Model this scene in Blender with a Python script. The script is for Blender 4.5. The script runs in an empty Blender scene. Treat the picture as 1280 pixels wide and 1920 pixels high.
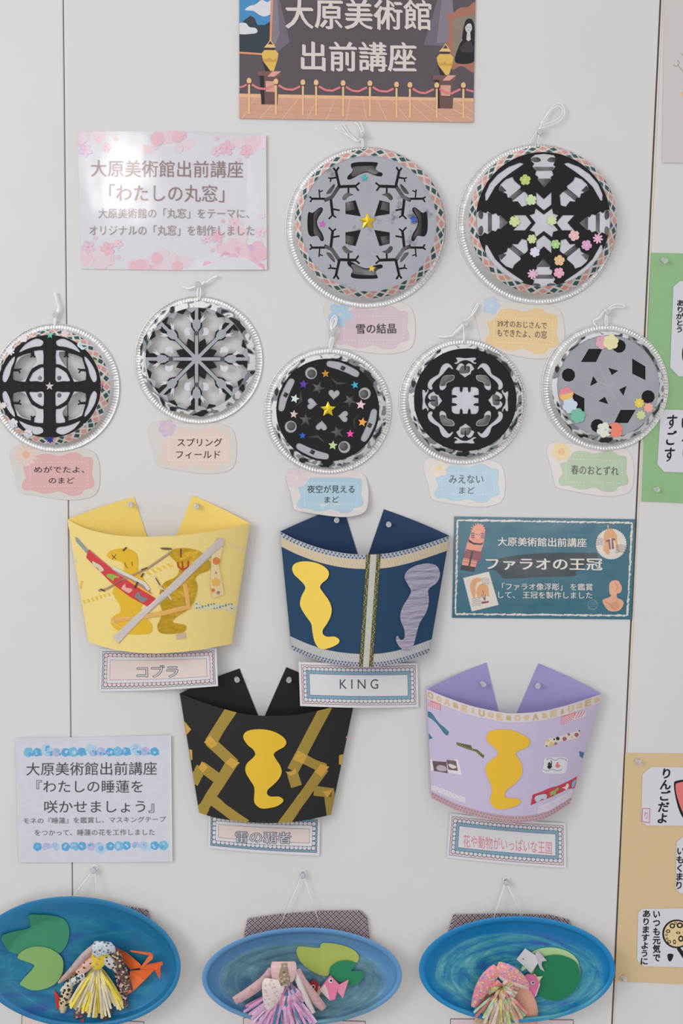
import bpy, bmesh, math, random
from mathutils import Vector, Matrix
from mathutils.geometry import delaunay_2d_cdt

random.seed(7)
SC = bpy.context.scene
COL = SC.collection
PI = math.pi

# ------------------------------------------------------------------ camera
F = 2400.0                       # focal length in pixels of the 1280 x 1920 frame
DIST = 2.06                      # camera to wall
CAM = Vector((0.0, -DIST, 1.55))
_dn = Vector((-320, 18378, F)).normalized()        # world down, in camera axes (x right, y down, z forward)
_X = Vector((18378, 320, 0)).normalized()          # world X
_Z = -_dn
_Y = _Z.cross(_X)
RIGHT = Vector((_X.x, _Y.x, _Z.x)); DOWN = Vector((_X.y, _Y.y, _Z.y)); FWD = Vector((_X.z, _Y.z, _Z.z))
cam = bpy.data.cameras.new('camera'); camo = bpy.data.objects.new('camera', cam); COL.objects.link(camo)
UP = -DOWN; BACK = -FWD
camo.matrix_world = Matrix(((RIGHT.x, UP.x, BACK.x, CAM.x), (RIGHT.y, UP.y, BACK.y, CAM.y), (RIGHT.z, UP.z, BACK.z, CAM.z), (0, 0, 0, 1)))
cam.sensor_fit = 'HORIZONTAL'; cam.sensor_width = 24.0; cam.lens = F / 1280 * 24.0
cam.clip_start = 0.05
SC.camera = camo

# ------------------------------------------------------------------ helpers: pixels of the photo to points near the wall
def P(px, py, h=0.0):
    d = RIGHT * ((px - 640) / F) + DOWN * ((py - 960) / F) + FWD
    t = (-h - CAM.y) / d.y
    return CAM + d * t

# ------------------------------------------------------------------ world, lights, exposure
W = bpy.data.worlds.new('daylight_room'); SC.world = W; W.use_nodes = True
nt = W.node_tree; nt.nodes.clear()
out = nt.nodes.new('ShaderNodeOutputWorld'); bg = nt.nodes.new('ShaderNodeBackground')
tc = nt.nodes.new('ShaderNodeTexCoord'); sep = nt.nodes.new('ShaderNodeSeparateXYZ'); rmp = nt.nodes.new('ShaderNodeValToRGB')
ma = nt.nodes.new('ShaderNodeMath'); ma.operation = 'MULTIPLY_ADD'; ma.inputs[1].default_value = 0.5; ma.inputs[2].default_value = 0.5
nt.links.new(tc.outputs['Generated'], sep.inputs[0]); nt.links.new(sep.outputs['Z'], ma.inputs[0]); nt.links.new(ma.outputs[0], rmp.inputs[0])
e = rmp.color_ramp.elements
e[0].position = 0.15; e[0].color = (0.37, 0.36, 0.36, 1)
e[1].position = 0.85; e[1].color = (0.73, 0.745, 0.785, 1)
nt.links.new(rmp.outputs[0], bg.inputs[0]); bg.inputs[1].default_value = 1.0; nt.links.new(bg.outputs[0], out.inputs[0])

def area_light(name, loc, target, sx, sy, energy, color):
    l = bpy.data.lights.new(name, 'AREA'); l.shape = 'RECTANGLE'; l.size = sx; l.size_y = sy; l.energy = energy; l.color = color
    o = bpy.data.objects.new(name, l); COL.objects.link(o); o.location = loc
    o.rotation_euler = (Vector(target) - Vector(loc)).to_track_quat('-Z', 'Y').to_euler()
    return o
area_light('window_light', (-2.7, -2.7, 2.5), (0, 0, 1.45), 1.6, 1.6, 48, (1.0, 0.99, 0.985))
area_light('warm_fill_low', (0.7, -3.4, 1.2), (-0.1, 0, 1.4), 1.0, 1.0, 12, (1.0, 0.93, 0.90))  # added warm fill light for the middle of the wall

_s = P(228, 332) - CAM
_g = P(228, 332) + Vector((_s.x, -_s.y, _s.z)) * (2.7 / DIST)      # a bright window pane behind the photographer, mirrored in the laminate
area_light('window_pane', _g, P(228, 332), .15, .26, 1.7, (1.0, 0.94, 0.86))

vs = SC.view_settings; vs.view_transform = 'Standard'; vs.look = 'None'; vs.gamma = 1.0; vs.use_curve_mapping = False; vs.exposure = 0.045
SC.cycles.max_bounces = 8; SC.cycles.transparent_max_bounces = 8

# ------------------------------------------------------------------ helpers
def Zf(x0, y0, s):
    def g(pts):
        if isinstance(pts[0], (int, float)): return (x0 + pts[0] / s, y0 + pts[1] / s)
        return [(x0 + p[0] / s, y0 + p[1] / s) for p in pts]
    g.s = s
    return g

def lin(v):
    v /= 255.0
    return v / 12.92 if v <= 0.04045 else ((v + 0.055) / 1.055) ** 2.4
KA = 0.95
MATS = {}
def M(r, g, b, kind='paper', sat=1.0):
    key = (r, g, b, kind)
    if key in MATS: return MATS[key]
    base = [min(0.92, lin(v) / KA) for v in (r, g, b)]
    if kind in ('tissue', 'stain'): base = [min(.92, v * 1.22) for v in base]
    m = bpy.data.materials.new('%s_%d_%d_%d' % (kind, r, g, b)); m.use_nodes = True
    n = m.node_tree.nodes; L = m.node_tree.links; bs = n['Principled BSDF']
    tcn = n.new('ShaderNodeTexCoord'); nz = n.new('ShaderNodeTexNoise'); mx = n.new('ShaderNodeMix'); mx.data_type = 'RGBA'
    L.new(tcn.outputs['Object'], nz.inputs['Vector'])
    sc, amp, rough, spec = {'paper': (420, .05, .75, .25), 'gloss': (60, .03, .22, .5), 'tape': (300, .10, .5, .35), 'kraft': (200, .16, .8, .2),
                      'foam': (300, .03, .6, .3), 'metallic': (80, .1, .35, .6), 'wallpaint': (6, .03, .55, .35), 'tissue': (28, .10, .75, .2),
                      'stain': (22, .10, .8, .2), 'water': (60, .2, .6, .3), 'cord': (900, .08, .8, .2), 'print': (90, .05, .22, .5), 'laminate': (90, .03, .10, .5), 'card': (500, .10, .65, .3)}[kind]
    nz.inputs['Scale'].default_value = sc; nz.inputs['Detail'].default_value = 3
    mx.inputs['A'].default_value = [max(0, v * (1 - amp)) for v in base] + [1]
    mx.inputs['B'].default_value = [min(.95, v * (1 + amp)) for v in base] + [1]
    L.new(nz.outputs['Fac'], mx.inputs['Factor']); L.new(mx.outputs['Result'], bs.inputs['Base Color'])
    bs.inputs['Roughness'].default_value = rough; bs.inputs['Specular IOR Level'].default_value = spec
    if kind in ('gloss', 'print', 'laminate'):
        n2 = n.new('ShaderNodeTexNoise'); n2.inputs['Scale'].default_value = 9; n2.inputs['Detail'].default_value = 2
        bp = n.new('ShaderNodeBump'); bp.inputs['Strength'].default_value = 0.06 if kind == 'laminate' else 0.12; bp.inputs['Distance'].default_value = 0.02
        L.new(tcn.outputs['Object'], n2.inputs['Vector']); L.new(n2.outputs['Fac'], bp.inputs['Height']); L.new(bp.outputs[0], bs.inputs['Normal'])
    if kind == 'stain':       # grey paper with dark brush blotches
        n2 = n.new('ShaderNodeTexNoise'); n2.inputs['Scale'].default_value = 17; n2.inputs['Detail'].default_value = 6; n2.inputs['Roughness'].default_value = .7
        cr = n.new('ShaderNodeValToRGB'); cr.color_ramp.elements[0].position = .58; cr.color_ramp.elements[0].color = (1, 1, 1, 1)
        cr.color_ramp.elements[1].position = .68; cr.color_ramp.elements[1].color = (.25, .26, .28, 1)
        m2 = n.new('ShaderNodeMix'); m2.data_type = 'RGBA'; m2.blend_type = 'MULTIPLY'; m2.inputs['Factor'].default_value = 1
        L.new(tcn.outputs['Object'], n2.inputs['Vector']); L.new(n2.outputs['Fac'], cr.inputs[0]); L.new(mx.outputs['Result'], m2.inputs['A']); L.new(cr.outputs[0], m2.inputs['B'])
        L.new(m2.outputs['Result'], bs.inputs['Base Color'])
    if kind in ('tissue', 'stain'):
        tl = n.new('ShaderNodeBsdfTranslucent'); ms = n.new('ShaderNodeMixShader'); ms.inputs[0].default_value = .28 if kind == 'tissue' else .15
        src = bs.inputs['Base Color'].links[0].from_socket
        L.new(src, tl.inputs['Color']); L.new(bs.outputs[0], ms.inputs[1]); L.new(tl.outputs[0], ms.inputs[2]); L.new(ms.outputs[0], n['Material Output'].inputs['Surface'])
    if kind == 'metallic':
        bs.inputs['Metallic'].default_value = .55
        n2 = n.new('ShaderNodeTexNoise'); n2.inputs['Scale'].default_value = 45; n2.inputs['Detail'].default_value = 3
        bp = n.new('ShaderNodeBump'); bp.inputs['Strength'].default_value = 0.5; bp.inputs['Distance'].default_value = 0.004
        L.new(tcn.outputs['Object'], n2.inputs['Vector']); L.new(n2.outputs['Fac'], bp.inputs['Height']); L.new(bp.outputs[0], bs.inputs['Normal'])
    MATS[key] = m
    return m

def special(name):
    if name in MATS: return MATS[name]
    m = bpy.data.materials.new(name.split('|')[0]); m.use_nodes = True; MATS[name] = m
    n = m.node_tree.nodes; L = m.node_tree.links; bs = n['Principled BSDF']
    tcn = n.new('ShaderNodeTexCoord')
    if name == 'foil':
        bs.inputs['Base Color'].default_value = (.74, .73, .72, 1); bs.inputs['Metallic'].default_value = .9; bs.inputs['Roughness'].default_value = .40
        nz = n.new('ShaderNodeTexNoise'); nz.inputs['Scale'].default_value = 75; nz.inputs['Detail'].default_value = 4
        bp = n.new('ShaderNodeBump'); bp.inputs['Strength'].default_value = .16; bp.inputs['Distance'].default_value = .003
        L.new(tcn.outputs['Object'], nz.inputs['Vector']); L.new(nz.outputs['Fac'], bp.inputs['Height']); L.new(bp.outputs[0], bs.inputs['Normal'])
    elif name == 'camo':
        nz = n.new('ShaderNodeTexNoise'); nz.inputs['Scale'].default_value = 42; nz.inputs['Detail'].default_value = 1.2; nz.inputs['Distortion'].default_value = .8
        cr = n.new('ShaderNodeValToRGB'); cr.color_ramp.interpolation = 'CONSTANT'
        el = cr.color_ramp.elements; el[0].position = 0; el[0].color = (.012, .012, .014, 1); el[1].position = .39; el[1].color = (.25, .26, .28, 1)
        a = el.new(.47); a.color = (.78, .78, .77, 1); a = el.new(.60); a.color = (.30, .31, .33, 1); a = el.new(.66); a.color = (.012, .012, .014, 1)
        L.new(tcn.outputs['Object'], nz.inputs['Vector']); L.new(nz.outputs['Fac'], cr.inputs[0]); L.new(cr.outputs[0], bs.inputs['Base Color'])
        bs.inputs['Roughness'].default_value = .5
    elif name == 'pin':
        bs.inputs['Base Color'].default_value = (.96, .96, .97, 1); bs.inputs['Transmission Weight'].default_value = .7; bs.inputs['Roughness'].default_value = .16; bs.inputs['IOR'].default_value = 1.46
        nz = n.new('ShaderNodeTexNoise'); nz.inputs['Scale'].default_value = 90; bp = n.new('ShaderNodeBump'); bp.inputs['Strength'].default_value = .05
        L.new(tcn.outputs['Object'], nz.inputs['Vector']); L.new(nz.outputs['Fac'], bp.inputs['Height']); L.new(bp.outputs[0], bs.inputs['Normal'])
    elif name.startswith('dotted_paper'):          # printed origami paper: scattered dots on a plain ground
        cols = [tuple(float(v) for v in c.split(',')) for c in name.split('|')[1:]]
        prev = None
        for q, cc in enumerate(cols):
            rgb = [min(.92, lin(v) / KA) for v in cc] + [1]
            if q == 0: bs.inputs['Base Color'].default_value = rgb; last = rgb; continue
            vo = n.new('ShaderNodeTexVoronoi'); vo.inputs['Scale'].default_value = 105 + 25 * q
            ad = n.new('ShaderNodeVectorMath'); ad.operation = 'ADD'; ad.inputs[1].default_value = (.3 * q, .7 * q, .2 * q); L.new(tcn.outputs['Object'], ad.inputs[0]); L.new(ad.outputs[0], vo.inputs['Vector'])
            lt = n.new('ShaderNodeMath'); lt.operation = 'LESS_THAN'; lt.inputs[1].default_value = .36; L.new(vo.outputs['Distance'], lt.inputs[0])
            mx = n.new('ShaderNodeMix'); mx.data_type = 'RGBA'; mx.inputs['B'].default_value = rgb
            if prev: L.new(prev, mx.inputs['A'])
            else: mx.inputs['A'].default_value = last
            L.new(lt.outputs[0], mx.inputs['Factor']); prev = mx.outputs['Result']
        L.new(prev, bs.inputs['Base Color']); bs.inputs['Roughness'].default_value = .7
    elif name == 'pearl':
        bs.inputs['Base Color'].default_value = (.52, .47, .60, 1); bs.inputs['Metallic'].default_value = .7; bs.inputs['Roughness'].default_value = .28
        mp = n.new('ShaderNodeMapping'); mp.inputs['Scale'].default_value = (12, 12, 60); mp.inputs['Rotation'].default_value = (0, .35, 0); L.new(tcn.outputs['Object'], mp.inputs['Vector'])
        nz = n.new('ShaderNodeTexNoise'); nz.inputs['Scale'].default_value = 2.2; nz.inputs['Detail'].default_value = 3; L.new(mp.outputs[0], nz.inputs['Vector'])
        bp = n.new('ShaderNodeBump'); bp.inputs['Strength'].default_value = .8; bp.inputs['Distance'].default_value = .006
        L.new(nz.outputs['Fac'], bp.inputs['Height']); L.new(bp.outputs[0], bs.inputs['Normal'])
    elif name == 'fabric':
        mp = n.new('ShaderNodeMapping'); mp.inputs['Rotation'].default_value = (0, PI / 4, 0); mp.inputs['Scale'].default_value = (150, 150, 150)
        L.new(tcn.outputs['Object'], mp.inputs['Vector'])
        sp = n.new('ShaderNodeSeparateXYZ'); L.new(mp.outputs[0], sp.inputs[0])
        outs = []
        for ax in ('X', 'Z'):
            fr = n.new('ShaderNodeMath'); fr.operation = 'FRACT'; L.new(sp.outputs[ax], fr.inputs[0])
            su = n.new('ShaderNodeMath'); su.operation = 'SUBTRACT'; su.inputs[1].default_value = .5; L.new(fr.outputs[0], su.inputs[0])
            ab = n.new('ShaderNodeMath'); ab.operation = 'ABSOLUTE'; L.new(su.outputs[0], ab.inputs[0]); outs.append(ab)
        mxm = n.new('ShaderNodeMath'); mxm.operation = 'MAXIMUM'; L.new(outs[0].outputs[0], mxm.inputs[0]); L.new(outs[1].outputs[0], mxm.inputs[1])
        mnm = n.new('ShaderNodeMath'); mnm.operation = 'MINIMUM'; L.new(outs[0].outputs[0], mnm.inputs[0]); L.new(outs[1].outputs[0], mnm.inputs[1])
        c1 = n.new('ShaderNodeMath'); c1.operation = 'LESS_THAN'; c1.inputs[1].default_value = .39; L.new(mxm.outputs[0], c1.inputs[0])
        c2 = n.new('ShaderNodeMath'); c2.operation = 'GREATER_THAN'; c2.inputs[1].default_value = .06; L.new(mnm.outputs[0], c2.inputs[0])
        mu = n.new('ShaderNodeMath'); mu.operation = 'MULTIPLY'; L.new(c1.outputs[0], mu.inputs[0]); L.new(c2.outputs[0], mu.inputs[1])
        mx = n.new('ShaderNodeMix'); mx.data_type = 'RGBA'; mx.inputs['A'].default_value = (.085, .045, .045, 1); mx.inputs['B'].default_value = (.50, .44, .50, 1)
        L.new(mu.outputs[0], mx.inputs['Factor']); L.new(mx.outputs['Result'], bs.inputs['Base Color']); bs.inputs['Roughness'].default_value = .9
    elif name.startswith('water'):
        mp = n.new('ShaderNodeMapping'); mp.inputs['Scale'].default_value = (8, 10, 24); L.new(tcn.outputs['Object'], mp.inputs['Vector'])
        mp.inputs['Location'].default_value = {'waterA': (0, 0, 0), 'waterB': (3, 1, 5), 'waterC': (7.3, 2, 1)}[name]
        n0 = n.new('ShaderNodeTexNoise'); n0.inputs['Scale'].default_value = 1.0; n0.inputs['Detail'].default_value = 6; n0.inputs['Roughness'].default_value = .64; n0.inputs['Distortion'].default_value = 1.3
        L.new(mp.outputs[0], n0.inputs['Vector'])
        # brush strokes that follow the oval: noise over direction and radius about the plate's middle
        sx = n.new('ShaderNodeVectorMath'); sx.operation = 'MULTIPLY'; bb = {'waterA': .104, 'waterB': .079, 'waterC': .086}[name]; sx.inputs[1].default_value = (1 / .160, 0, 1 / bb); L.new(tcn.outputs['Object'], sx.inputs[0])
        ln = n.new('ShaderNodeVectorMath'); ln.operation = 'LENGTH'; L.new(sx.outputs[0], ln.inputs[0])
        nm = n.new('ShaderNodeVectorMath'); nm.operation = 'NORMALIZE'; L.new(sx.outputs[0], nm.inputs[0])
        r7 = n.new('ShaderNodeMath'); r7.operation = 'MULTIPLY'; r7.inputs[1].default_value = 9; L.new(ln.outputs['Value'], r7.inputs[0])
        cb = n.new('ShaderNodeCombineXYZ'); L.new(r7.outputs[0], cb.inputs[1])
        av = n.new('ShaderNodeVectorMath'); av.operation = 'ADD'; L.new(nm.outputs[0], av.inputs[0]); L.new(cb.outputs[0], av.inputs[1])
        n3 = n.new('ShaderNodeTexNoise'); n3.inputs['Scale'].default_value = 1.3; n3.inputs['Detail'].default_value = 6; n3.inputs['Roughness'].default_value = .6; n3.inputs['Distortion'].default_value = .5; L.new(av.outputs[0], n3.inputs['Vector'])
        mn = n.new('ShaderNodeMix'); mn.data_type = 'FLOAT'; mn.inputs['Factor'].default_value = {'waterA': .25, 'waterB': .7, 'waterC': .75}[name]; L.new(n0.outputs['Fac'], mn.inputs['A']); L.new(n3.outputs['Fac'], mn.inputs['B'])
        mr = n.new('ShaderNodeMapRange'); mr.interpolation_type = 'SMOOTHSTEP'; mr.inputs['From Min'].default_value = .80; mr.inputs['From Max'].default_value = .95; L.new(ln.outputs['Value'], mr.inputs['Value'])
        cr = n.new('ShaderNodeValToRGB'); L.new(mn.outputs['Result'], cr.inputs[0])
        sets = {'waterA': [(.34, (36, 84, 152)), (.44, (24, 106, 152)), (.51, (26, 118, 150)), (.58, (44, 132, 162)), (.68, (100, 164, 174))],
                'waterB': [(.34, (62, 104, 142)), (.44, (74, 116, 140)), (.51, (92, 132, 142)), (.58, (98, 144, 160)), (.68, (142, 176, 186))],
                'waterC': [(.34, (52, 86, 164)), (.44, (30, 116, 168)), (.51, (56, 144, 166)), (.58, (84, 160, 172)), (.68, (140, 192, 190))]}[name]
        rims = {'waterA': [(24, 104, 154), (40, 134, 176)], 'waterB': [(66, 124, 182), (112, 162, 202)], 'waterC': [(0, 108, 178), (20, 144, 194)]}[name]
        el = cr.color_ramp.elements
        while len(el) < len(sets): el.new(.5)
        for q, (p_, c_) in enumerate(sets):
            el[q].position = p_; el[q].color = [lin(v) / KA for v in c_] + [1]
        rm_ = n.new('ShaderNodeMix'); rm_.data_type = 'RGBA'; L.new(mn.outputs['Result'], rm_.inputs['Factor']); rm_.inputs['A'].default_value = [lin(v) / KA for v in rims[0]] + [1]; rm_.inputs['B'].default_value = [lin(v) / KA for v in rims[1]] + [1]
        fm_ = n.new('ShaderNodeMix'); fm_.data_type = 'RGBA'; L.new(mr.outputs['Result'], fm_.inputs['Factor']); L.new(cr.outputs[0], fm_.inputs['A']); L.new(rm_.outputs['Result'], fm_.inputs['B'])
        L.new(fm_.outputs['Result'], bs.inputs['Base Color']); bs.inputs['Roughness'].default_value = .42
        bp = n.new('ShaderNodeBump'); bp.inputs['Strength'].default_value = .15; bp.inputs['Distance'].default_value = .003
        L.new(n0.outputs['Fac'], bp.inputs['Height']); L.new(bp.outputs[0], bs.inputs['Normal'])
    return m

# ------------------------------------------------------------------ 2D shapes
def is_poly(p): return isinstance(p[0][0], (int, float))
def area(p): return sum(p[i - 1][0] * p[i][1] - p[i][0] * p[i - 1][1] for i in range(len(p))) / 2
def circle(cx, cy, r, n=28, ry=None, tilt=0.0):
    ry = r if ry is None else ry; c, s = math.cos(tilt), math.sin(tilt); o = []
    for k in range(n):
        a = 2 * PI * k / n; x = r * math.cos(a); y = ry * math.sin(a); o.append((cx + x * c - y * s, cy + x * s + y * c))
    return o
def star(cx, cy, R, n=5, inner=.45, rot=0.0):
    return [(cx + (R if k % 2 == 0 else R * inner) * math.sin(rot + PI * k / n), cy - (R if k % 2 == 0 else R * inner) * math.cos(rot + PI * k / n)) for k in range(2 * n)]
def flower(cx, cy, R, n=5, depth=.3, rot=0.0, notch=0.0, m=14):
    o = []
    for k in range(n * m):
        a = 2 * PI * k / (n * m); t = abs(math.cos(a * n / 2)); r = R * (1 - depth + depth * t ** .7)
        if notch: r -= R * notch * max(0, 1 - (1 - t) * 9)
        o.append((cx + r * math.sin(a + rot), cy - r * math.cos(a + rot)))
    return o
def heart(cx, cy, s, rot=0.0):
    o = []
    for k in range(28):
        a = 2 * PI * k / 28; x = 16 * math.sin(a) ** 3; y = -(13 * math.cos(a) - 5 * math.cos(2 * a) - 2 * math.cos(3 * a) - math.cos(4 * a))
        x *= s / 16; y *= s / 16; o.append((cx + x * math.cos(rot) - y * math.sin(rot), cy + x * math.sin(rot) + y * math.cos(rot)))
    return o
def sm(pts, n=5):
    o = []; N = len(pts)
    for i in range(N):
        p0, p1, p2, p3 = pts[i - 1], pts[i], pts[(i + 1) % N], pts[(i + 2) % N]
        for k in range(n):
            t = k / n
            o.append(tuple(.5 * (2 * p1[j] + (p2[j] - p0[j]) * t + (2 * p0[j] - 5 * p1[j] + 4 * p2[j] - p3[j]) * t * t + (3 * p1[j] - p0[j] - 3 * p2[j] + p3[j]) * t ** 3) for j in (0, 1)))
    return o
def smo(pts, n=6):
    """open spline through the points (any dimension)"""
    o = []; N = len(pts); D = len(pts[0])
    for i in range(N - 1):
        p0, p1, p2, p3 = pts[max(0, i - 1)], pts[i], pts[i + 1], pts[min(N - 1, i + 2)]
        for k in range(n):
            t = k / n
            o.append(tuple(.5 * (2 * p1[j] + (p2[j] - p0[j]) * t + (2 * p0[j] - 5 * p1[j] + 4 * p2[j] - p3[j]) * t * t + (3 * p1[j] - p0[j] - 3 * p2[j] + p3[j]) * t ** 3) for j in range(D)))
    o.append(tuple(pts[-1])); return o
def stroke(pts, w, joint=True):
    o = []
    for (x0, y0), (x1, y1) in zip(pts[:-1], pts[1:]):
        l = math.hypot(x1 - x0, y1 - y0) or 1; nx, ny = -(y1 - y0) / l * w / 2, (x1 - x0) / l * w / 2
        o.append([(x0 + nx, y0 + ny), (x1 + nx, y1 + ny), (x1 - nx, y1 - ny), (x0 - nx, y0 - ny)])
    if joint:
        for (x, y) in pts[1:-1]: o.append(circle(x, y, w / 2 * .98, 10, tilt=.13))
    return o
def rect(x0, y0, x1, y1): return [(x0, y0), (x1, y0), (x1, y1), (x0, y1)]
def mirx(p, ax): return [(2 * ax - x, y) for x, y in p]
def miry(p, ay): return [(x, 2 * ay - y) for x, y in p]
def rotp(p, c, k):
    o = list(p)
    for _ in range(k): o = [(c[0] - (y - c[1]), c[1] + (x - c[0])) for x, y in o]
    return o
def rota(p, c, a):
    s, q = math.sin(a), math.cos(a)
    return [(c[0] + (x - c[0]) * q - (y - c[1]) * s, c[1] + (x - c[0]) * s + (y - c[1]) * q) for x, y in p]
def four(ps, c):                     # mirrored into the four quadrants about c
    o = []
    for p in ps:
        o += [p, mirx(p, c[0]), miry(p, c[1]), miry(mirx(p, c[0]), c[1])]
    return o
def spin(ps, c):
    return [rotp(p, c, k) for p in ps for k in range(4)]

# ------------------------------------------------------------------ mesh sheets
LZ = 0.00008
ORG = {}
class Sheet:
    def __init__(s, hf=0.001):
        s.hf = hf if callable(hf) else (lambda x, y, h=hf: h)
        s.v = []; s.f = []; s.m = []; s.mats = []; s.cnt = 0
    def mi(s, mat):
        if mat not in s.mats: s.mats.append(mat)
        return s.mats.index(mat)
    def add(s, pos, mat, layer=0, neg=(), clip=None, step=None, thick=0.0, z=None, dh=0.0):
        if not pos: return
        pos = [pos] if is_poly(pos) else list(pos)
        neg = [] if not neg else ([neg] if is_poly(neg) else list(neg))
        if z: pos = [z(p) for p in pos]; neg = [z(p) for p in neg]
        clips = [] if clip is None else [clip]
        V = []; FA = []
        for p in pos + neg + clips:
            q = list(p)
            if area(q) < 0: q.reverse()
            FA.append(list(range(len(V), len(V) + len(q)))); V += [Vector((x, y)) for x, y in q]
        if step:
            xs = [p.x for p in V]; ys = [p.y for p in V]
            nx = int((max(xs) - min(xs)) / step); ny = int((max(ys) - min(ys)) / step)
            for i in range(1, nx + 1):
                for j in range(1, ny + 1):
                    V.append(Vector((min(xs) + (i - .37) * step, min(ys) + (j - .41) * step)))
        r = delaunay_2d_cdt(V, [], FA, 0, 1e-4, True)
        npos, nneg = len(pos), len(neg); tris = []
        for t, orig in zip(r[2], r[5]):
            a = any(i < npos for i in orig); b = any(npos <= i < npos + nneg for i in orig)
            c = clip is None or any(i >= npos + nneg for i in orig)
            if a and c and not b: tris.append(t)
        used = {}; pts = []
        def gi(i):
            if i not in used:
                used[i] = len(pts); p = r[0][i]; pts.append((p.x, p.y))
            return used[i]
        tris = [[gi(i) for i in t] for t in tris]
        base = len(s.v); k = s.mi(mat); s.cnt += 1
        hs = [s.hf(x, y) + (layer + (s.cnt % 9) * .1) * LZ + dh for x, y in pts]
        w = [P(x, y, h) for (x, y), h in zip(pts, hs)]
        s.v += w
        out = []
        for t in tris:
            nrm = (w[t[1]] - w[t[0]]).cross(w[t[2]] - w[t[0]])
            out.append(t if nrm.y < 0 else t[::-1])
        for t in out: s.f.append([base + i for i in t]); s.m.append(k)
        if thick:
            b2 = len(s.v)
            s.v += [q + Vector((0, min(thick, h - 0.0002 if h > .0003 else 0), 0)) for q, h in zip(w, hs)]
            ed = {}
            for t in out:
                for i in range(3): ed[(t[i - 1], t[i])] = 1
            for t in out: s.f.append([b2 + i for i in t[::-1]]); s.m.append(k)
            for (a, b) in ed:
                if (b, a) not in ed: s.f.append([base + b, base + a, b2 + a, b2 + b]); s.m.append(k)
    def face(s, pts3, mat, both=False):
        b = len(s.v); s.v += [Vector(p) for p in pts3]; s.f.append(list(range(b, b + len(pts3)))); s.m.append(s.mi(mat))
    def grid(s, rows, mat, closed=False):
        b = len(s.v); n = len(rows[0]); k = s.mi(mat)
        for r in rows: s.v += [Vector(p) for p in r]
        for i in range(len(rows) - 1):
            for j in range(n if closed else n - 1):
                j2 = (j + 1) % n
                s.f.append([b + i * n + j, b + i * n + j2, b + (i + 1) * n + j2, b + (i + 1) * n + j]); s.m.append(k)
    def tube(s, pts, r, mat, n=6):
        pts = [Vector(p) for p in pts]; rows = []
        for i, p in enumerate(pts):
            t = (pts[min(i + 1, len(pts) - 1)] - pts[max(i - 1, 0)])
            if t.length < 1e-9: t = Vector((0, 0, 1))
            t.normalize(); a = t.cross(Vector((0, 1, 0)))
            if a.length < .1: a = t.cross(Vector((1, 0, 0)))
            a.normalize(); b = t.cross(a)
            rows.append([p + (a * math.cos(2 * PI * k / n) + b * math.sin(2 * PI * k / n)) * r for k in range(n)])
        s.grid(rows, mat, closed=True)
        b0 = len(s.v) - len(rows) * n
        s.f.append([b0 + k for k in range(n)][::-1]); s.m.append(s.mi(mat))
        e0 = len(s.v) - n
        s.f.append([e0 + k for k in range(n)]); s.m.append(s.mi(mat))
    def build(s, name, parent=None, label=None, cat=None, group=None, kind=None, smooth=False, solid=0.0, L=None):
        if parent: L = ORG[parent.name]
        elif L is None:
            L = Vector(((min(p.x for p in s.v) + max(p.x for p in s.v)) / 2, 0, (min(p.z for p in s.v) + max(p.z for p in s.v)) / 2))
        me = bpy.data.meshes.new(name); me.from_pydata([p - L for p in s.v], [], s.f)
        for m in s.mats: me.materials.append(m)
        me.polygons.foreach_set('material_index', s.m)
        if smooth: me.polygons.foreach_set('use_smooth', [True] * len(s.f))
        me.update()
        o = bpy.data.objects.new(name, me); COL.objects.link(o); ORG[o.name] = L
        if parent: o.parent = parent
        else: o.location = L
        if solid:
            md = o.modifiers.new('thickness', 'SOLIDIFY'); md.thickness = solid; md.offset = 0
        tagp(o, label, cat, group, kind)
        return o

def tagp(o, label=None, cat=None, group=None, kind=None):
    if label: o['label'] = label
    if cat: o['category'] = cat
    if group: o['group'] = group
    if kind: o['kind'] = kind
    return o
def thing(name, px, py, label, cat, group=None, h=0.0):
    o = bpy.data.objects.new(name, None); COL.objects.link(o); L = P(px, py, h); o.location = L; ORG[o.name] = L
    o.empty_display_size = .02
    return tagp(o, label, cat, group)

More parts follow.
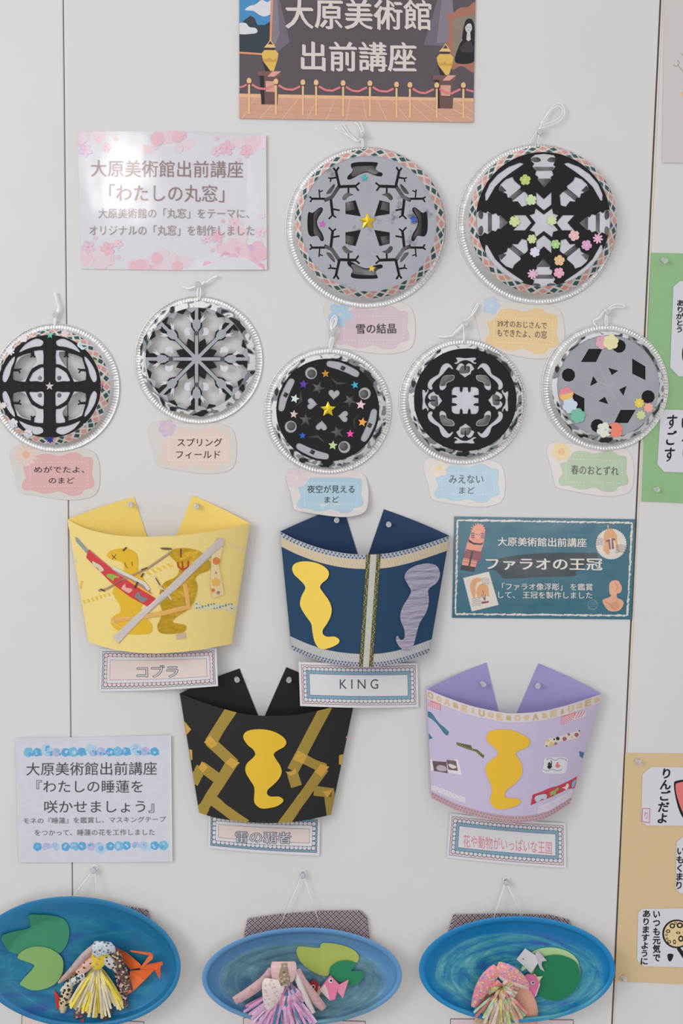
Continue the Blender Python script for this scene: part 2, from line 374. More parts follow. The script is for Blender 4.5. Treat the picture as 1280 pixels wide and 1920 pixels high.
TXT = {}
def text_tris(s, bold=0.0):
    key = (s, bold)
    if key not in TXT:
        cu = bpy.data.curves.new('lettering', 'FONT'); cu.body = s; cu.offset = bold; cu.resolution_u = 3
        o = bpy.data.objects.new('lettering_tmp', cu); COL.objects.link(o)
        dg = bpy.context.evaluated_depsgraph_get(); me = bpy.data.meshes.new_from_object(o.evaluated_get(dg))
        TXT[key] = ([(v.co.x, v.co.y) for v in me.vertices], [list(p.vertices) for p in me.polygons])
        bpy.data.objects.remove(o); bpy.data.curves.remove(cu); bpy.data.meshes.remove(me)
    return TXT[key]
def shifts(b):
    if b <= 0: return [(0, 0)]
    if b < .03: return [(-b, -b * .6), (b, b * .6)]
    return [(b * math.cos(a * PI / 4), b * math.sin(a * PI / 4)) for a in range(8)]
def put_text(S, s, box, mat, layer=6, bold=0.0, slope=0.0, z=None, fit=None, shear=0.0):
    """lettering fitted into the box x0,y0,x1,y1; slope is the fall of the line to the right"""
    V, Fc = text_tris(s); R = V
    x0 = min(v[0] for v in R); x1 = max(v[0] for v in R); y0 = min(v[1] for v in R); y1 = max(v[1] for v in R)
    if z:
        a = z(box[:2]); b = z(box[2:]); box = (a[0], a[1], b[0], b[1])
    bx0, by0, bx1, by1 = box
    k = S.mi(mat)
    for q, (ox, oy) in enumerate(shifts(bold)):
        base = len(S.v)
        for x, y in V:
            u = (x + ox - x0) / (x1 - x0); t = (y1 - y + oy) / (y1 - y0)
            px = bx0 + u * (bx1 - bx0) + shear * (.5 - t) * (by1 - by0); py = by0 + t * (by1 - by0) + slope * (px - bx0)
            S.v.append(P(px, py, S.hf(px, py) + (layer + q * .11) * LZ))
        for f in Fc:
            w = [S.v[base + i] for i in f]; nrm = (w[1] - w[0]).cross(w[2] - w[0])
            S.f.append([base + i for i in (f if nrm.y < 0 else f[::-1])]); S.m.append(k)
def put_vertical(S, s, box, mat, layer=6, bold=0.02, z=None, lean=0.0):
    if z:
        a = z(box[:2]); b = z(box[2:]); box = (a[0], a[1], b[0], b[1])
    n = len(s); ch = (box[3] - box[1]) / n
    for i, c in enumerate(s):
        V, Fc = text_tris(c); k = S.mi(mat)
        for q, (ox, oy) in enumerate(shifts(bold)):
            base = len(S.v)
            for x, y in V:
                py = box[1] + (i + .92 - (y + oy + .06)) * ch; px = box[0] + (x + ox) * (box[2] - box[0]) + lean * (py - box[1])
                S.v.append(P(px, py, S.hf(px, py) + (layer + q * .11) * LZ))
            for f in Fc:
                w = [S.v[base + j] for j in f]; nrm = (w[1] - w[0]).cross(w[2] - w[0])
                S.f.append([base + j for j in (f if nrm.y < 0 else f[::-1])]); S.m.append(k)

# ------------------------------------------------------------------ the setting: white painted wall boards
def wall_board(name, x0, x1, y0, y1, mat, kind='structure'):
    S = Sheet(); bv = .0012
    za, zb = -0.0, 2.7
    o = [(x0, za), (x1, za), (x1, zb), (x0, zb)]
    fr = [Vector((x0 + bv, y0, za)), Vector((x1 - bv, y0, za)), Vector((x1 - bv, y0, zb)), Vector((x0 + bv, y0, zb))]
    ed = [Vector((x, y0 + bv, z)) for x, z in o]; bk = [Vector((x, y1, z)) for x, z in o]
    S.face(fr, mat)
    for A, B in ((fr, ed), (ed, bk)):
        for i in range(4): S.face([A[i - 1], B[i - 1], B[i], A[i]], mat)
    S.face(bk[::-1], mat)
    return S.build(name, kind=kind, L=Vector(((x0 + x1) / 2, y0, 0)))
def wall_mat():
    m = M(215, 213, 211, 'wallpaint'); n = m.node_tree.nodes; L = m.node_tree.links
    nz = n.new('ShaderNodeTexNoise'); nz.inputs['Scale'].default_value = 160; bp = n.new('ShaderNodeBump'); bp.inputs['Strength'].default_value = .06; bp.inputs['Distance'].default_value = .002
    tcn = n['Texture Coordinate']; L.new(tcn.outputs['Object'], nz.inputs['Vector']); L.new(nz.outputs['Fac'], bp.inputs['Height']); L.new(bp.outputs[0], n['Principled BSDF'].inputs['Normal'])
    return m
WM = wall_mat()
XL = P(128.5, 960).x; XR = P(1193, 960).x
wall_board('wall_left', -1.5, XL - .0009, 0, .012, WM)
wall_board('wall_center', XL + .0006, XR - .0014, 0, .012, WM)
wall_board('wall_right', XR + .0042, 1.5, 0.0, .012, WM)
wall_board('trim_1', XR + .0014, XR + .0042, -.0002, .012, M(222, 212, 200, 'wallpaint'))
wall_board('wall_back', -1.5, 1.5, .0125, .03, M(92, 84, 80, 'wallpaint'))

# ------------------------------------------------------------------ push pins (one builder, then copies)
def make_pin():
    S = Sheet(); L0 = Vector((0, 0, 0))
    prof = [(.0005, 0), (.0006, .002), (.0040, .0022), (.0043, .0030), (.0040, .0036), (.0024, .0042), (.0021, .0062), (.0026, .0078), (.0042, .0086), (.0046, .0096), (.0043, .0106), (.0026, .0110), (.0001, .0108)]
    S.grid([[Vector((r * math.cos(2 * PI * k / 20), -a, r * math.sin(2 * PI * k / 20))) for k in range(20)] for r, a in prof], special('pin'), closed=True)
    me = bpy.data.meshes.new('push_pin'); me.from_pydata(S.v, [], S.f); me.materials.append(special('pin'))
    me.polygons.foreach_set('use_smooth', [True] * len(S.f)); me.update()
    return me
PIN = make_pin()
def pin(px, py, label, h=0.001, tilt=(0, 0), s=1.0, group='clear push pins'):
    o = bpy.data.objects.new('push_pin', PIN); COL.objects.link(o); o.location = P(px, py, h)
    o.rotation_euler = (tilt[0], 0, tilt[1]); o.scale = (s, s, s)
    return tagp(o, label, 'pin', group)

# ------------------------------------------------------------------ posters and signs
DARKINK = M(62, 56, 60, 'print')

def top_poster():
    z = Zf(430, 0, 2.6667)
    S = Sheet(.0022)
    outer = [(49, -170), (1232, -150), (1218, 612), (50, 592)]
    bgm = M(88, 80, 86, 'print'); S.add(outer, bgm, 0, thick=.0006, z=z)
    oz = z(outer)
    fl = M(206, 158, 132, 'print'); floor = [(50, 470), (1222, 493), (1218, 612), (50, 592)]
    beam = M(112, 104, 116, 'print'); beam2 = M(132, 124, 134, 'print')
    S.add([(225, -170), (232, -10), (190, 300), (302, 210), (250, 0), (246, -170)], beam, 1, clip=oz, z=z)
    S.add([(215, -170), (215, 255), (250, 170), (240, 0), (238, -170)], beam2, 2, clip=oz, z=z)
    S.add([(1042, -170), (1040, 0), (970, 225), (1085, 230), (1110, 0), (1110, -170)], beam, 1, clip=oz, z=z)
    S.add([(1060, -170), (1060, 0), (1035, 215), (1130, 210), (1115, 0), (1110, -170)], beam2, 2, clip=oz, z=z)
    S.add(floor, fl, 2, clip=oz, z=z)
    S.add([(50, 468), (1222, 491), (1222, 508), (50, 486)], M(228, 178, 138, 'print'), 3, clip=oz, z=z)
    pl = M(230, 186, 156, 'print')
    for x0, x1 in ((130, 52), (240, 135), (345, 250), (440, 380), (528, 478), (602, 580), (665, 688), (738, 792), (812, 905), (890, 1010), (950, 1115), (1040, 1240), (1130, 1300)):
        yy = 486 + (x0 - 50) * .0196
        S.add(stroke([(x0, yy), (x1, 612)], 3.2), pl, 3, clip=oz, z=z)
    S.add(stroke([(50, 520), (1222, 545)], 1.5) + stroke([(50, 552), (1222, 580)], 1.5), M(192, 142, 118, 'print'), 3, clip=oz, z=z)
    # framed landscape at the left
    S.add([(49, -170), (225, -170), (208, 278), (50, 268)], M(222, 150, 112, 'print'), 3, clip=oz, z=z)
    ls = [(49, -170), (212, -170), (198, 268), (50, 258)]
    lz = z(ls)
    S.add(ls, M(70, 140, 190, 'print'), 4, z=z)
    S.add([(49, 260), (49, 130), (75, 100), (105, 78), (125, 90), (140, 125), (175, 125), (200, 110), (215, 130), (200, 270)], M(52, 60, 70, 'print'), 5, clip=lz, z=z)
    cl = M(215, 214, 218, 'print')
    S.add(sm([(78, 50), (100, 30), (130, 22), (160, 0), (190, 10), (212, 0), (212, 60), (180, 82), (150, 75), (120, 55)]), cl, 6, clip=lz, z=z)
    S.add(sm([(45, 120), (80, 115), (100, 135), (130, 140), (140, 158), (120, 168), (45, 168)]), cl, 6, clip=lz, z=z)
    # framed portrait at the right: a plain dark haired sitter
    S.add(sm([(1085, 60), (1110, 70), (1150, 40), (1190, 35), (1240, 30), (1240, 345), (1160, 330), (1110, 345), (1085, 240), (1100, 160)]), M(168, 112, 92, 'print'), 3, clip=oz, z=z)
    S.add([(1115, 92), (1230, 70), (1226, 310), (1120, 315)], M(138, 128, 112, 'print'), 4, clip=oz, z=z)
    S.add(sm([(1172, 130), (1185, 98), (1210, 96), (1224, 130), (1226, 205), (1168, 205), (1165, 170)]), M(30, 28, 30, 'print'), 5, clip=oz, z=z)
    S.add(sm([(1130, 312), (1145, 235), (1170, 200), (1226, 195), (1226, 305)]), M(26, 25, 28, 'print'), 5, clip=oz, z=z)
    S.add(circle(1195, 138, 17, 20, 26), M(205, 200, 198, 'print'), 6, z=z)
    S.add([(1188, 158), (1203, 158), (1206, 198), (1194, 206), (1184, 198)], M(205, 200, 198, 'print'), 6, z=z)
    S.add(sm([(1174, 135), (1184, 104), (1206, 100), (1220, 120), (1218, 150), (1210, 122), (1192, 118), (1180, 132)]), M(30, 28, 30, 'print'), 7, z=z)
    S.add(stroke([(1186, 136), (1192, 136)], 2.4) + stroke([(1199, 137), (1205, 137)], 2.4) + stroke([(1192, 152), (1199, 152)], 2.4), M(90, 70, 70, 'print'), 8, z=z)
    S.add([(1150, 240), (1185, 205), (1205, 205), (1222, 238), (1218, 262), (1160, 262)], M(62, 54, 58, 'print'), 5.5, z=z)
    # plinths with vases
    for dx, dy in ((0, 0), (875, 20)):
        q = lambda p, dx=dx, dy=dy: [(x + dx, y + dy) for x, y in p]
        S.add(q([(150, 370), (250, 372), (240, 523), (160, 521)]), M(108, 80, 78, 'print'), 4, clip=oz, z=z)
        S.add(q([(150, 370), (172, 370), (176, 522), (160, 521)]), M(40, 32, 34, 'print'), 5, z=z)
        S.add(q([(140, 355), (258, 357), (256, 382), (142, 378)]), M(120, 88, 86, 'print'), 5, z=z)
        S.add(q([(190, 383), (215, 356), (258, 357), (225, 383)]), M(222, 160, 145, 'print'), 6, z=z)
        S.add(q([(180, 405), (232, 407), (228, 460), (182, 458)]), M(214, 160, 138, 'print'), 6, z=z)
        S.add(q([(180, 355), (210, 356), (160, 290), (170, 320)]), M(48, 36, 34, 'print'), 6, z=z)
        S.add(q([(160, 268), (175, 250), (230, 250), (245, 268), (240, 300), (222, 355), (205, 355), (168, 305)]), M(222, 182, 92, 'print'), 7, z=z)
        S.add(q([(170, 290), (185, 295), (200, 286), (215, 300), (238, 290), (236, 310), (170, 308)]), M(204, 158, 70, 'print'), 8, z=z)
        S.add(q([(172, 238), (232, 238), (222, 222), (205, 196), (190, 218)]), M(225, 190, 128, 'print'), 7, z=z)
        S.add(q([(178, 250), (226, 250), (226, 240), (178, 240)]), M(60, 44, 40, 'print'), 8, z=z)
        S.add(q([(192, 222), (218, 222), (204, 204)]), M(80, 56, 48, 'print'), 8, z=z)
    # posts and ropes
    px = [(98, 404), (232, 408), (367, 412), (433, 413), (568, 416), (702, 417), (835, 423), (902, 425), (1036, 426), (1169, 426)]
    rope = M(218, 125, 128, 'print'); post = M(230, 186, 136, 'print')
    for (a, b) in ((0, 1), (1, 2), (3, 4), (4, 5), (5, 6), (7, 8), (8, 9)):
        (x0, y0), (x1, y1) = px[a], px[b]
        S.add(stroke(smo([(x0 + 14, y0 + 18), (x0 + 45, y0 + 36), ((x0 + x1) / 2 + 10, y0 + 40), (x1 - 45, y1 + 34), (x1 - 14, y1 + 20)], 4), 11), rope, 9, z=z)
    S.add(stroke([(50, 437), (70, 432), (86, 422)], 10) + stroke([(1182, 448), (1220, 458)], 10), rope, 9, z=z, clip=oz)
    for x, y in px:
        S.add([(x - 5, y + 12), (x + 5, y + 12), (x + 5, y + 160), (x + 9, y + 165), (x - 9, y + 165), (x - 5, y + 160)], post, 10, z=z)
        S.add(circle(x, y, 12, 16, 15), post, 11, z=z)
        S.add(rect(x - 9, y + 12, x + 9, y + 17), M(90, 66, 60, 'print'), 12, z=z)
    o = S.build('museum_poster', label='dark poster of a museum hall with big white lettering at the top', cat='poster')
    T = Sheet(.0022); ink = M(214, 204, 198, 'print')
    put_text(T, '大原美術館', (282, -8, 1006, 142), ink, 13, .022, .012, z)
    put_text(T, '出前講座', (360, 208, 932, 354), ink, 13, .022, .008, z)
    T.build('lettering', o)
top_poster()

def blobs(S, z, spec, oz, rnd, layer=1):
    for (x0, y0, x1, y1, n, r0, r1, cols) in spec:
        for k in range(n):
            x = rnd.uniform(x0, x1); y = rnd.uniform(y0, y1); r = rnd.uniform(r0, r1)
            p = sm([(x + r * rnd.uniform(.75, 1.15) * math.cos(a), y + r * rnd.uniform(.75, 1.15) * math.sin(a)) for a in [i * PI / 4 for i in range(8)]], 3)
            S.add(p, rnd.choice(cols), layer + 5 * rnd.random(), clip=oz, z=z, step=10)

def pink_sign():
    z = Zf(130, 230, 3.282); rnd = random.Random(3)
    S = Sheet(lambda x, y: .0016 + .0025 * max(0, (x - 420) / 80) ** 2)
    q = [(48, 55), (640, 50), (1210, 75), (1215, 905), (640, 908), (75, 900)]
    S.add(q, M(213, 213, 219, 'laminate'), 0, thick=.0006, z=z, step=30); oz = z(q)
    a, b, c, d = M(222, 205, 212, 'laminate'), M(226, 197, 205, 'laminate'), M(226, 184, 194, 'laminate'), M(223, 170, 181, 'laminate')
    blobs(S, z, [(60, 60, 200, 110, 9, 22, 46, [a, b]), (470, 55, 720, 95, 9, 25, 50, [a, b, c]), (980, 75, 1205, 140, 14, 25, 50, [a, b]),
                 (80, 790, 240, 895, 18, 22, 50, [a, b, b]), (360, 850, 560, 905, 8, 20, 42, [a, b, c]), (510, 790, 720, 900, 14, 26, 55, [a, b]), (800, 850, 960, 905, 7, 22, 40, [a, b]),
                 (930, 770, 1210, 900, 40, 22, 46, [b, c, d, c]), (980, 620, 1080, 760, 9, 20, 38, [a, a, b]), (470, 120, 540, 170, 4, 14, 30, [a, b]), (660, 120, 740, 170, 5, 16, 34, [a])], oz, rnd)
    for x, y, r in ((540, 100, 42), (665, 85, 36), (540, 835, 36), (665, 885, 34), (1005, 840, 34), (1175, 810, 40), (850, 880, 30)):
        S.add(circle(x, y, r, 24), c, 7, z=z, clip=oz, step=10)
    for x, y, r, cc in ((98, 170, 44, M(214, 190, 212, 'laminate')), (225, 150, 32, b), (905, 175, 34, b), (968, 155, 48, c), (1090, 175, 42, c), (115, 765, 44, M(220, 192, 208, 'laminate')), (235, 775, 46, c), (300, 745, 30, b),
                       (910, 700, 44, c), (840, 715, 30, b), (1015, 620, 40, b), (1175, 670, 36, M(224, 200, 214, 'laminate')), (1185, 570, 20, a), (285, 100, 16, b), (905, 98, 16, b), (160, 710, 14, b), (880, 785, 14, b), (300, 828, 14, b), (945, 605, 14, c), (1120, 770, 18, M(208, 180, 210, 'laminate')), (1045, 230, 14, b)):
        S.add(flower(x, y, r, 5, .55, rnd.uniform(0, 1)), cc, 8, z=z, clip=oz)
        S.add(circle(x, y, r * .2, 10), d, 9, z=z, clip=oz)
    o = S.build('pink_blossom_sign', label='laminated white sign edged with pink cherry blossom at the upper left', cat='sign', smooth=False)
    T = Sheet(S.hf); ink = M(146, 122, 120, 'laminate'); ink2 = M(158, 138, 136, 'laminate')
    put_text(T, '大原美術館出前講座', (132, 228, 1068, 332), ink, 12, -.004, .008, z)
    put_text(T, '「わたしの丸窓」', (245, 378, 952, 484), ink, 12, -.004, .008, z)
    put_text(T, '大原美術館の「丸窓」をテーマに、', (178, 526, 1105, 588), ink2, 12, -.002, .002, z)
    put_text(T, 'オリジナルの「丸窓」を制作しました', (122, 630, 1138, 694), ink2, 12, -.002, .002, z)
    T.build('lettering', o)
pink_sign()

def blue_sign():
    z = Zf(0, 1360, 3.657); rnd = random.Random(5)
    S = Sheet(lambda x, y: .0016 + .003 * ((x - 170) / 150) ** 2)
    q = [(105, 88), (640, 80), (1163, 68), (1172, 935), (640, 940), (128, 940)]
    S.add(q, M(208, 208, 215, 'print'), 0, thick=.0006, z=z, step=30); oz = z(q)
    S.add([(1160, 68), (1172, 68), (1182, 935), (1170, 936)], M(218, 216, 218, 'print'), 0, z=z)
    cy, bl, li, vi, pa = M(120, 185, 215, 'print'), M(92, 165, 212, 'print'), M(180, 178, 212, 'print'), M(168, 188, 218, 'print'), M(172, 205, 225, 'print')
    unit = [(195, 185, 34, cy), (255, 185, 30, bl), (320, 168, 38, pa), (330, 190, 26, vi), (385, 185, 30, li), (448, 188, 30, bl)]
    for rep in range(4):
        for x, y, r, c in unit:
            xx = x + rep * 305
            if xx > 1085: continue
            yy = y - (xx - 190) * .009
            S.add(flower(xx, yy, r, 5, .12, rnd.uniform(0, 1)), c, 1 + rnd.randint(0, 3), z=z)
            for k in range(3): S.add(circle(xx + rnd.uniform(-.4, .4) * r, yy + rnd.uniform(-.4, .4) * r, r * rnd.uniform(.2, .4), 12), rnd.choice([bl, cy, pa, vi]), 5, z=z)
            S.add(circle(xx + r * .8, yy + r * .5, 9, 10), bl, 5, z=z)
            x2 = 1315 - xx
            S.add(flower(x2, 1013 - yy - (190 - x2) * -.004, r, 5, .12, rnd.uniform(0, 1)), c, 1 + rnd.randint(0, 3), z=z)
            for k in range(3): S.add(circle(x2 + rnd.uniform(-.4, .4) * r, 1010 - yy + rnd.uniform(-.4, .4) * r, r * rnd.uniform(.2, .4), 12), rnd.choice([bl, cy, pa, vi]), 5, z=z)
    o = S.build('blue_flower_sign', label='white sign between two rows of pale blue flowers at the lower left', cat='sign')
    T = Sheet(S.hf); ink = M(74, 70, 76, 'print'); ink2 = M(110, 106, 112, 'print')
    put_text(T, '大原美術館出前講座', (180, 255, 1075, 345), ink, 8, -.008, -.006, z)
    put_text(T, '『わたしの睡蓮を', (250, 376, 978, 462), ink, 8, -.008, 0, z)
    put_text(T, '咲かせましょう』', (303, 516, 1056, 602), ink, 8, -.008, -.004, z)
    put_text(T, 'モネの『睡蓮』を鑑賞し、マスキングテープ', (160, 635, 1137, 676), ink2, 8, -.006, -.012, z)
    put_text(T, 'をつかって、睡蓮の花を工作しました', (237, 716, 1060, 758), ink2, 8, -.006, -.006, z)
    T.build('lettering', o)
blue_sign()

def pharaoh_sign():
    z = Zf(830, 950, 3.368); rnd = random.Random(9)
    S = Sheet(.0018)
    q = [(72, 62), (1215, 80), (1190, 712), (58, 702)]
    S.add(q, M(44, 102, 120, 'gloss'), 0, thick=.0006, z=z); oz = z(q)
    for k in range(26):
        x = rnd.uniform(100, 1150); y = rnd.uniform(100, 660)
        S.add(sm([(x + rnd.uniform(30, 90) * math.cos(a), y + rnd.uniform(6, 18) * math.sin(a)) for a in [i * PI / 3 for i in range(6)]], 3), rnd.choice([M(50, 108, 126, 'gloss'), M(40, 96, 114, 'gloss')]), 1 + k % 2, z=z, clip=oz)
    cream = M(214, 206, 194, 'gloss')
    def rough(pts, w):
        o = []
        for (x0, y0), (x1, y1) in zip(pts[:-1], pts[1:]):
            n = int(math.hypot(x1 - x0, y1 - y0) / 16) + 1
            for k in range(n):
                a, b = k / n, (k + 1) / n; j = rnd.uniform(-2, 2)
                o += stroke([(x0 + (x1 - x0) * a + j, y0 + (y1 - y0) * a + j), (x0 + (x1 - x0) * b + j, y0 + (y1 - y0) * b + j)], w + rnd.uniform(-4, 4), False)
        return o
    S.add(rough([(92, 85), (1194, 102), (1165, 688), (80, 678), (92, 85)], 11), cream, 4, z=z)
    S.add(sm([(330, 335), (450, 310), (650, 293), (900, 293), (975, 297), (960, 345), (900, 368), (880, 400), (832, 410), (830, 438), (600, 445), (400, 455), (370, 440), (330, 400), (290, 400), (330, 370), (310, 350)], 3), M(38, 54, 62, 'gloss'), 5, z=z)
    S.add(stroke(smo([(340, 350), (480, 338), (640, 334)], 4), 3), M(70, 110, 122, 'gloss'), 6, z=z)
    # mummy case at the upper left
    sal = M(222, 145, 122, 'gloss'); mar = M(134, 74, 84, 'gloss'); blk = M(32, 30, 34, 'gloss'); nav = M(70, 84, 120, 'gloss')
    S.add([(162, 205), (178, 160), (195, 125), (222, 108), (250, 115), (266, 145), (262, 200), (255, 240), (195, 412), (112, 398), (150, 235)], sal, 6, z=z)
    for k in range(9): S.add(stroke([(222 + 16 * math.cos(a), 150 + 12 * math.sin(a)), (222 + 46 * math.cos(a), 150 + 44 * math.sin(a))], 5), sal, 7, z=z) if False else S.add(stroke([(222 + 18 * math.cos(PI + k * PI / 8), 148 + 14 * math.sin(PI + k * PI / 8)), (222 + 48 * math.cos(PI + k * PI / 8), 148 + 46 * math.sin(PI + k * PI / 8))], 5), M(232, 160, 135, 'gloss'), 7, z=z)
    S.add(circle(222, 175, 20, 20, 30), M(232, 158, 132, 'gloss'), 8, z=z)
    for y in (165, 178, 190): S.add([(180, y), (200, y + 3), (198, y + 9), (178, y + 6)], nav, 9, z=z); S.add([(240, y + 2), (260, y + 4), (258, y + 10), (240, y + 8)], nav, 9, z=z)
    S.add([(210, 172), (218, 174), (217, 179), (208, 177)], nav, 9, z=z); S.add([(226, 174), (236, 175), (235, 180), (226, 179)], nav, 9, z=z)
    S.add([(162, 205), (195, 228), (235, 232), (258, 225), (245, 242), (195, 240), (160, 222)], blk, 9, z=z)
    S.add([(146, 268), (250, 285), (232, 345), (128, 322)], mar, 9, z=z)
    S.add([(182, 280), (192, 282), (165, 400), (155, 398)], blk, 10, z=z)
    S.add([(120, 368), (206, 382), (195, 412), (112, 398)], blk, 10, z=z)
    S.add(stroke([(130, 330), (228, 350)], 3) + stroke([(126, 345), (222, 365)], 3), mar, 10, z=z)
    # stamp with crested helmet
    S.add([(128, 450), (290, 410), (352, 620), (182, 662)], cream, 6, z=z)
    org = M(214, 158, 110, 'gloss')
    S.add(sm([(172, 500), (185, 465), (215, 450), (243, 455), (240, 470), (215, 480), (205, 510), (205, 560), (195, 580), (180, 545)], 4), org, 7, z=z)
    S.add(sm([(212, 530), (230, 495), (262, 485), (285, 505), (290, 540), (292, 565), (270, 562), (255, 550), (250, 570), (225, 575), (215, 560)], 4), org, 7, z=z)
    S.add([(243, 600), (288, 595), (290, 606), (245, 614)], mar, 8, z=z); S.add(stroke([(252, 530), (265, 590)], 4) + stroke([(246, 556), (262, 592)], 4) + stroke([(268, 556), (266, 592)], 4), mar, 8, z=z)
    for k in range(5): S.add(stroke(smo([(185, 585 + k * 11), (215, 576 + k * 11), (240, 582 + k * 11)], 3), 2), M(90, 90, 96, 'gloss'), 8, z=z); S.add(stroke(smo([(245, 455 + k * 9), (270, 450 + k * 9), (295, 456 + k * 9)], 3), 2), M(120, 120, 124, 'gloss'), 8, z=z)
    # round stamp with helmet
    S.add(flower(1062, 236, 98, 40, .06), cream, 6, z=z)
    S.add(sm([(1015, 205), (1020, 165), (1045, 142), (1075, 148), (1098, 180), (1100, 215), (1115, 285), (1098, 270), (1085, 220), (1068, 200), (1045, 205), (1050, 250), (1048, 305), (1012, 270), (1020, 235)], 3), org, 7, z=z)
    S.add([(1036, 115), (1046, 115), (1048, 145), (1040, 145)], org, 7, z=z)
    S.add([(1030, 212), (1055, 205), (1060, 270), (1050, 268), (1045, 222), (1030, 222)], mar, 8, z=z); S.add([(1064, 200), (1088, 200), (1085, 212), (1074, 215), (1082, 265), (1066, 268)], mar, 8, z=z)
    for k in range(6): S.add(stroke(smo([(965, 205 + k * 8), (990, 198 + k * 8), (1012, 206 + k * 8)], 3), 2) + stroke(smo([(1090, 250 + k * 9), (1120, 240 + k * 9), (1165, 252 + k * 9)], 3), 2.4), M(80, 84, 92, 'gloss'), 8, z=z)
    # bust
    S.add(sm([(1050, 520), (1052, 485), (1075, 466), (1105, 468), (1122, 490), (1130, 520), (1118, 545), (1100, 550), (1100, 575), (1128, 588), (1142, 612), (1120, 650), (1085, 662), (1045, 655), (1020, 625), (1008, 590), (1050, 572), (1062, 560), (1052, 548)], 4), M(222, 165, 135, 'gloss'), 6, z=z)
    for k in range(7): S.add(stroke(smo([(1020 + k * 9, 598 + k * 6), (1055 + k * 5, 612 + k * 7), (1100 + k * 2, 600 + k * 5)], 4), 3), M(200, 132, 98, 'gloss'), 7, z=z)
    S.add(stroke(smo([(1085, 480), (1100, 500), (1095, 530)], 4), 4) + stroke([(1062, 505), (1072, 507)], 3), M(200, 132, 98, 'gloss'), 7, z=z)
    ringm = M(110, 150, 165, 'gloss')
    S.add(circle(945, 620, 32, 24), ringm, 6, neg=circle(945, 620, 28, 24), z=z)
    for k in range(5): S.add(stroke([(915 + k * 6, 640 - k * 12), (960 + k * 5, 645 - k * 14)], 2.4), ringm, 6, z=z)
    o = S.build('pharaoh_sign', label='teal sign with a mummy case, helmets and a bust in salmon', cat='sign')
    T = Sheet(.0018); ink = M(216, 210, 200, 'gloss')
    put_text(T, '大原美術館出前講座', (347, 192, 906, 248), ink, 13, .02, .012, z)
    put_text(T, 'ファラオの王冠', (272, 325, 1006, 398), ink, 13, .022, 0.006, z)
    put_text(T, '「ファラオ像浮彫」 を鑑賞', (374, 482, 945, 526), ink, 13, .012, .006, z)
    put_text(T, 'して、 王冠を製作しました', (350, 535, 943, 578), ink, 13, .012, .006, z)
    T.build('lettering', o)
pharaoh_sign()

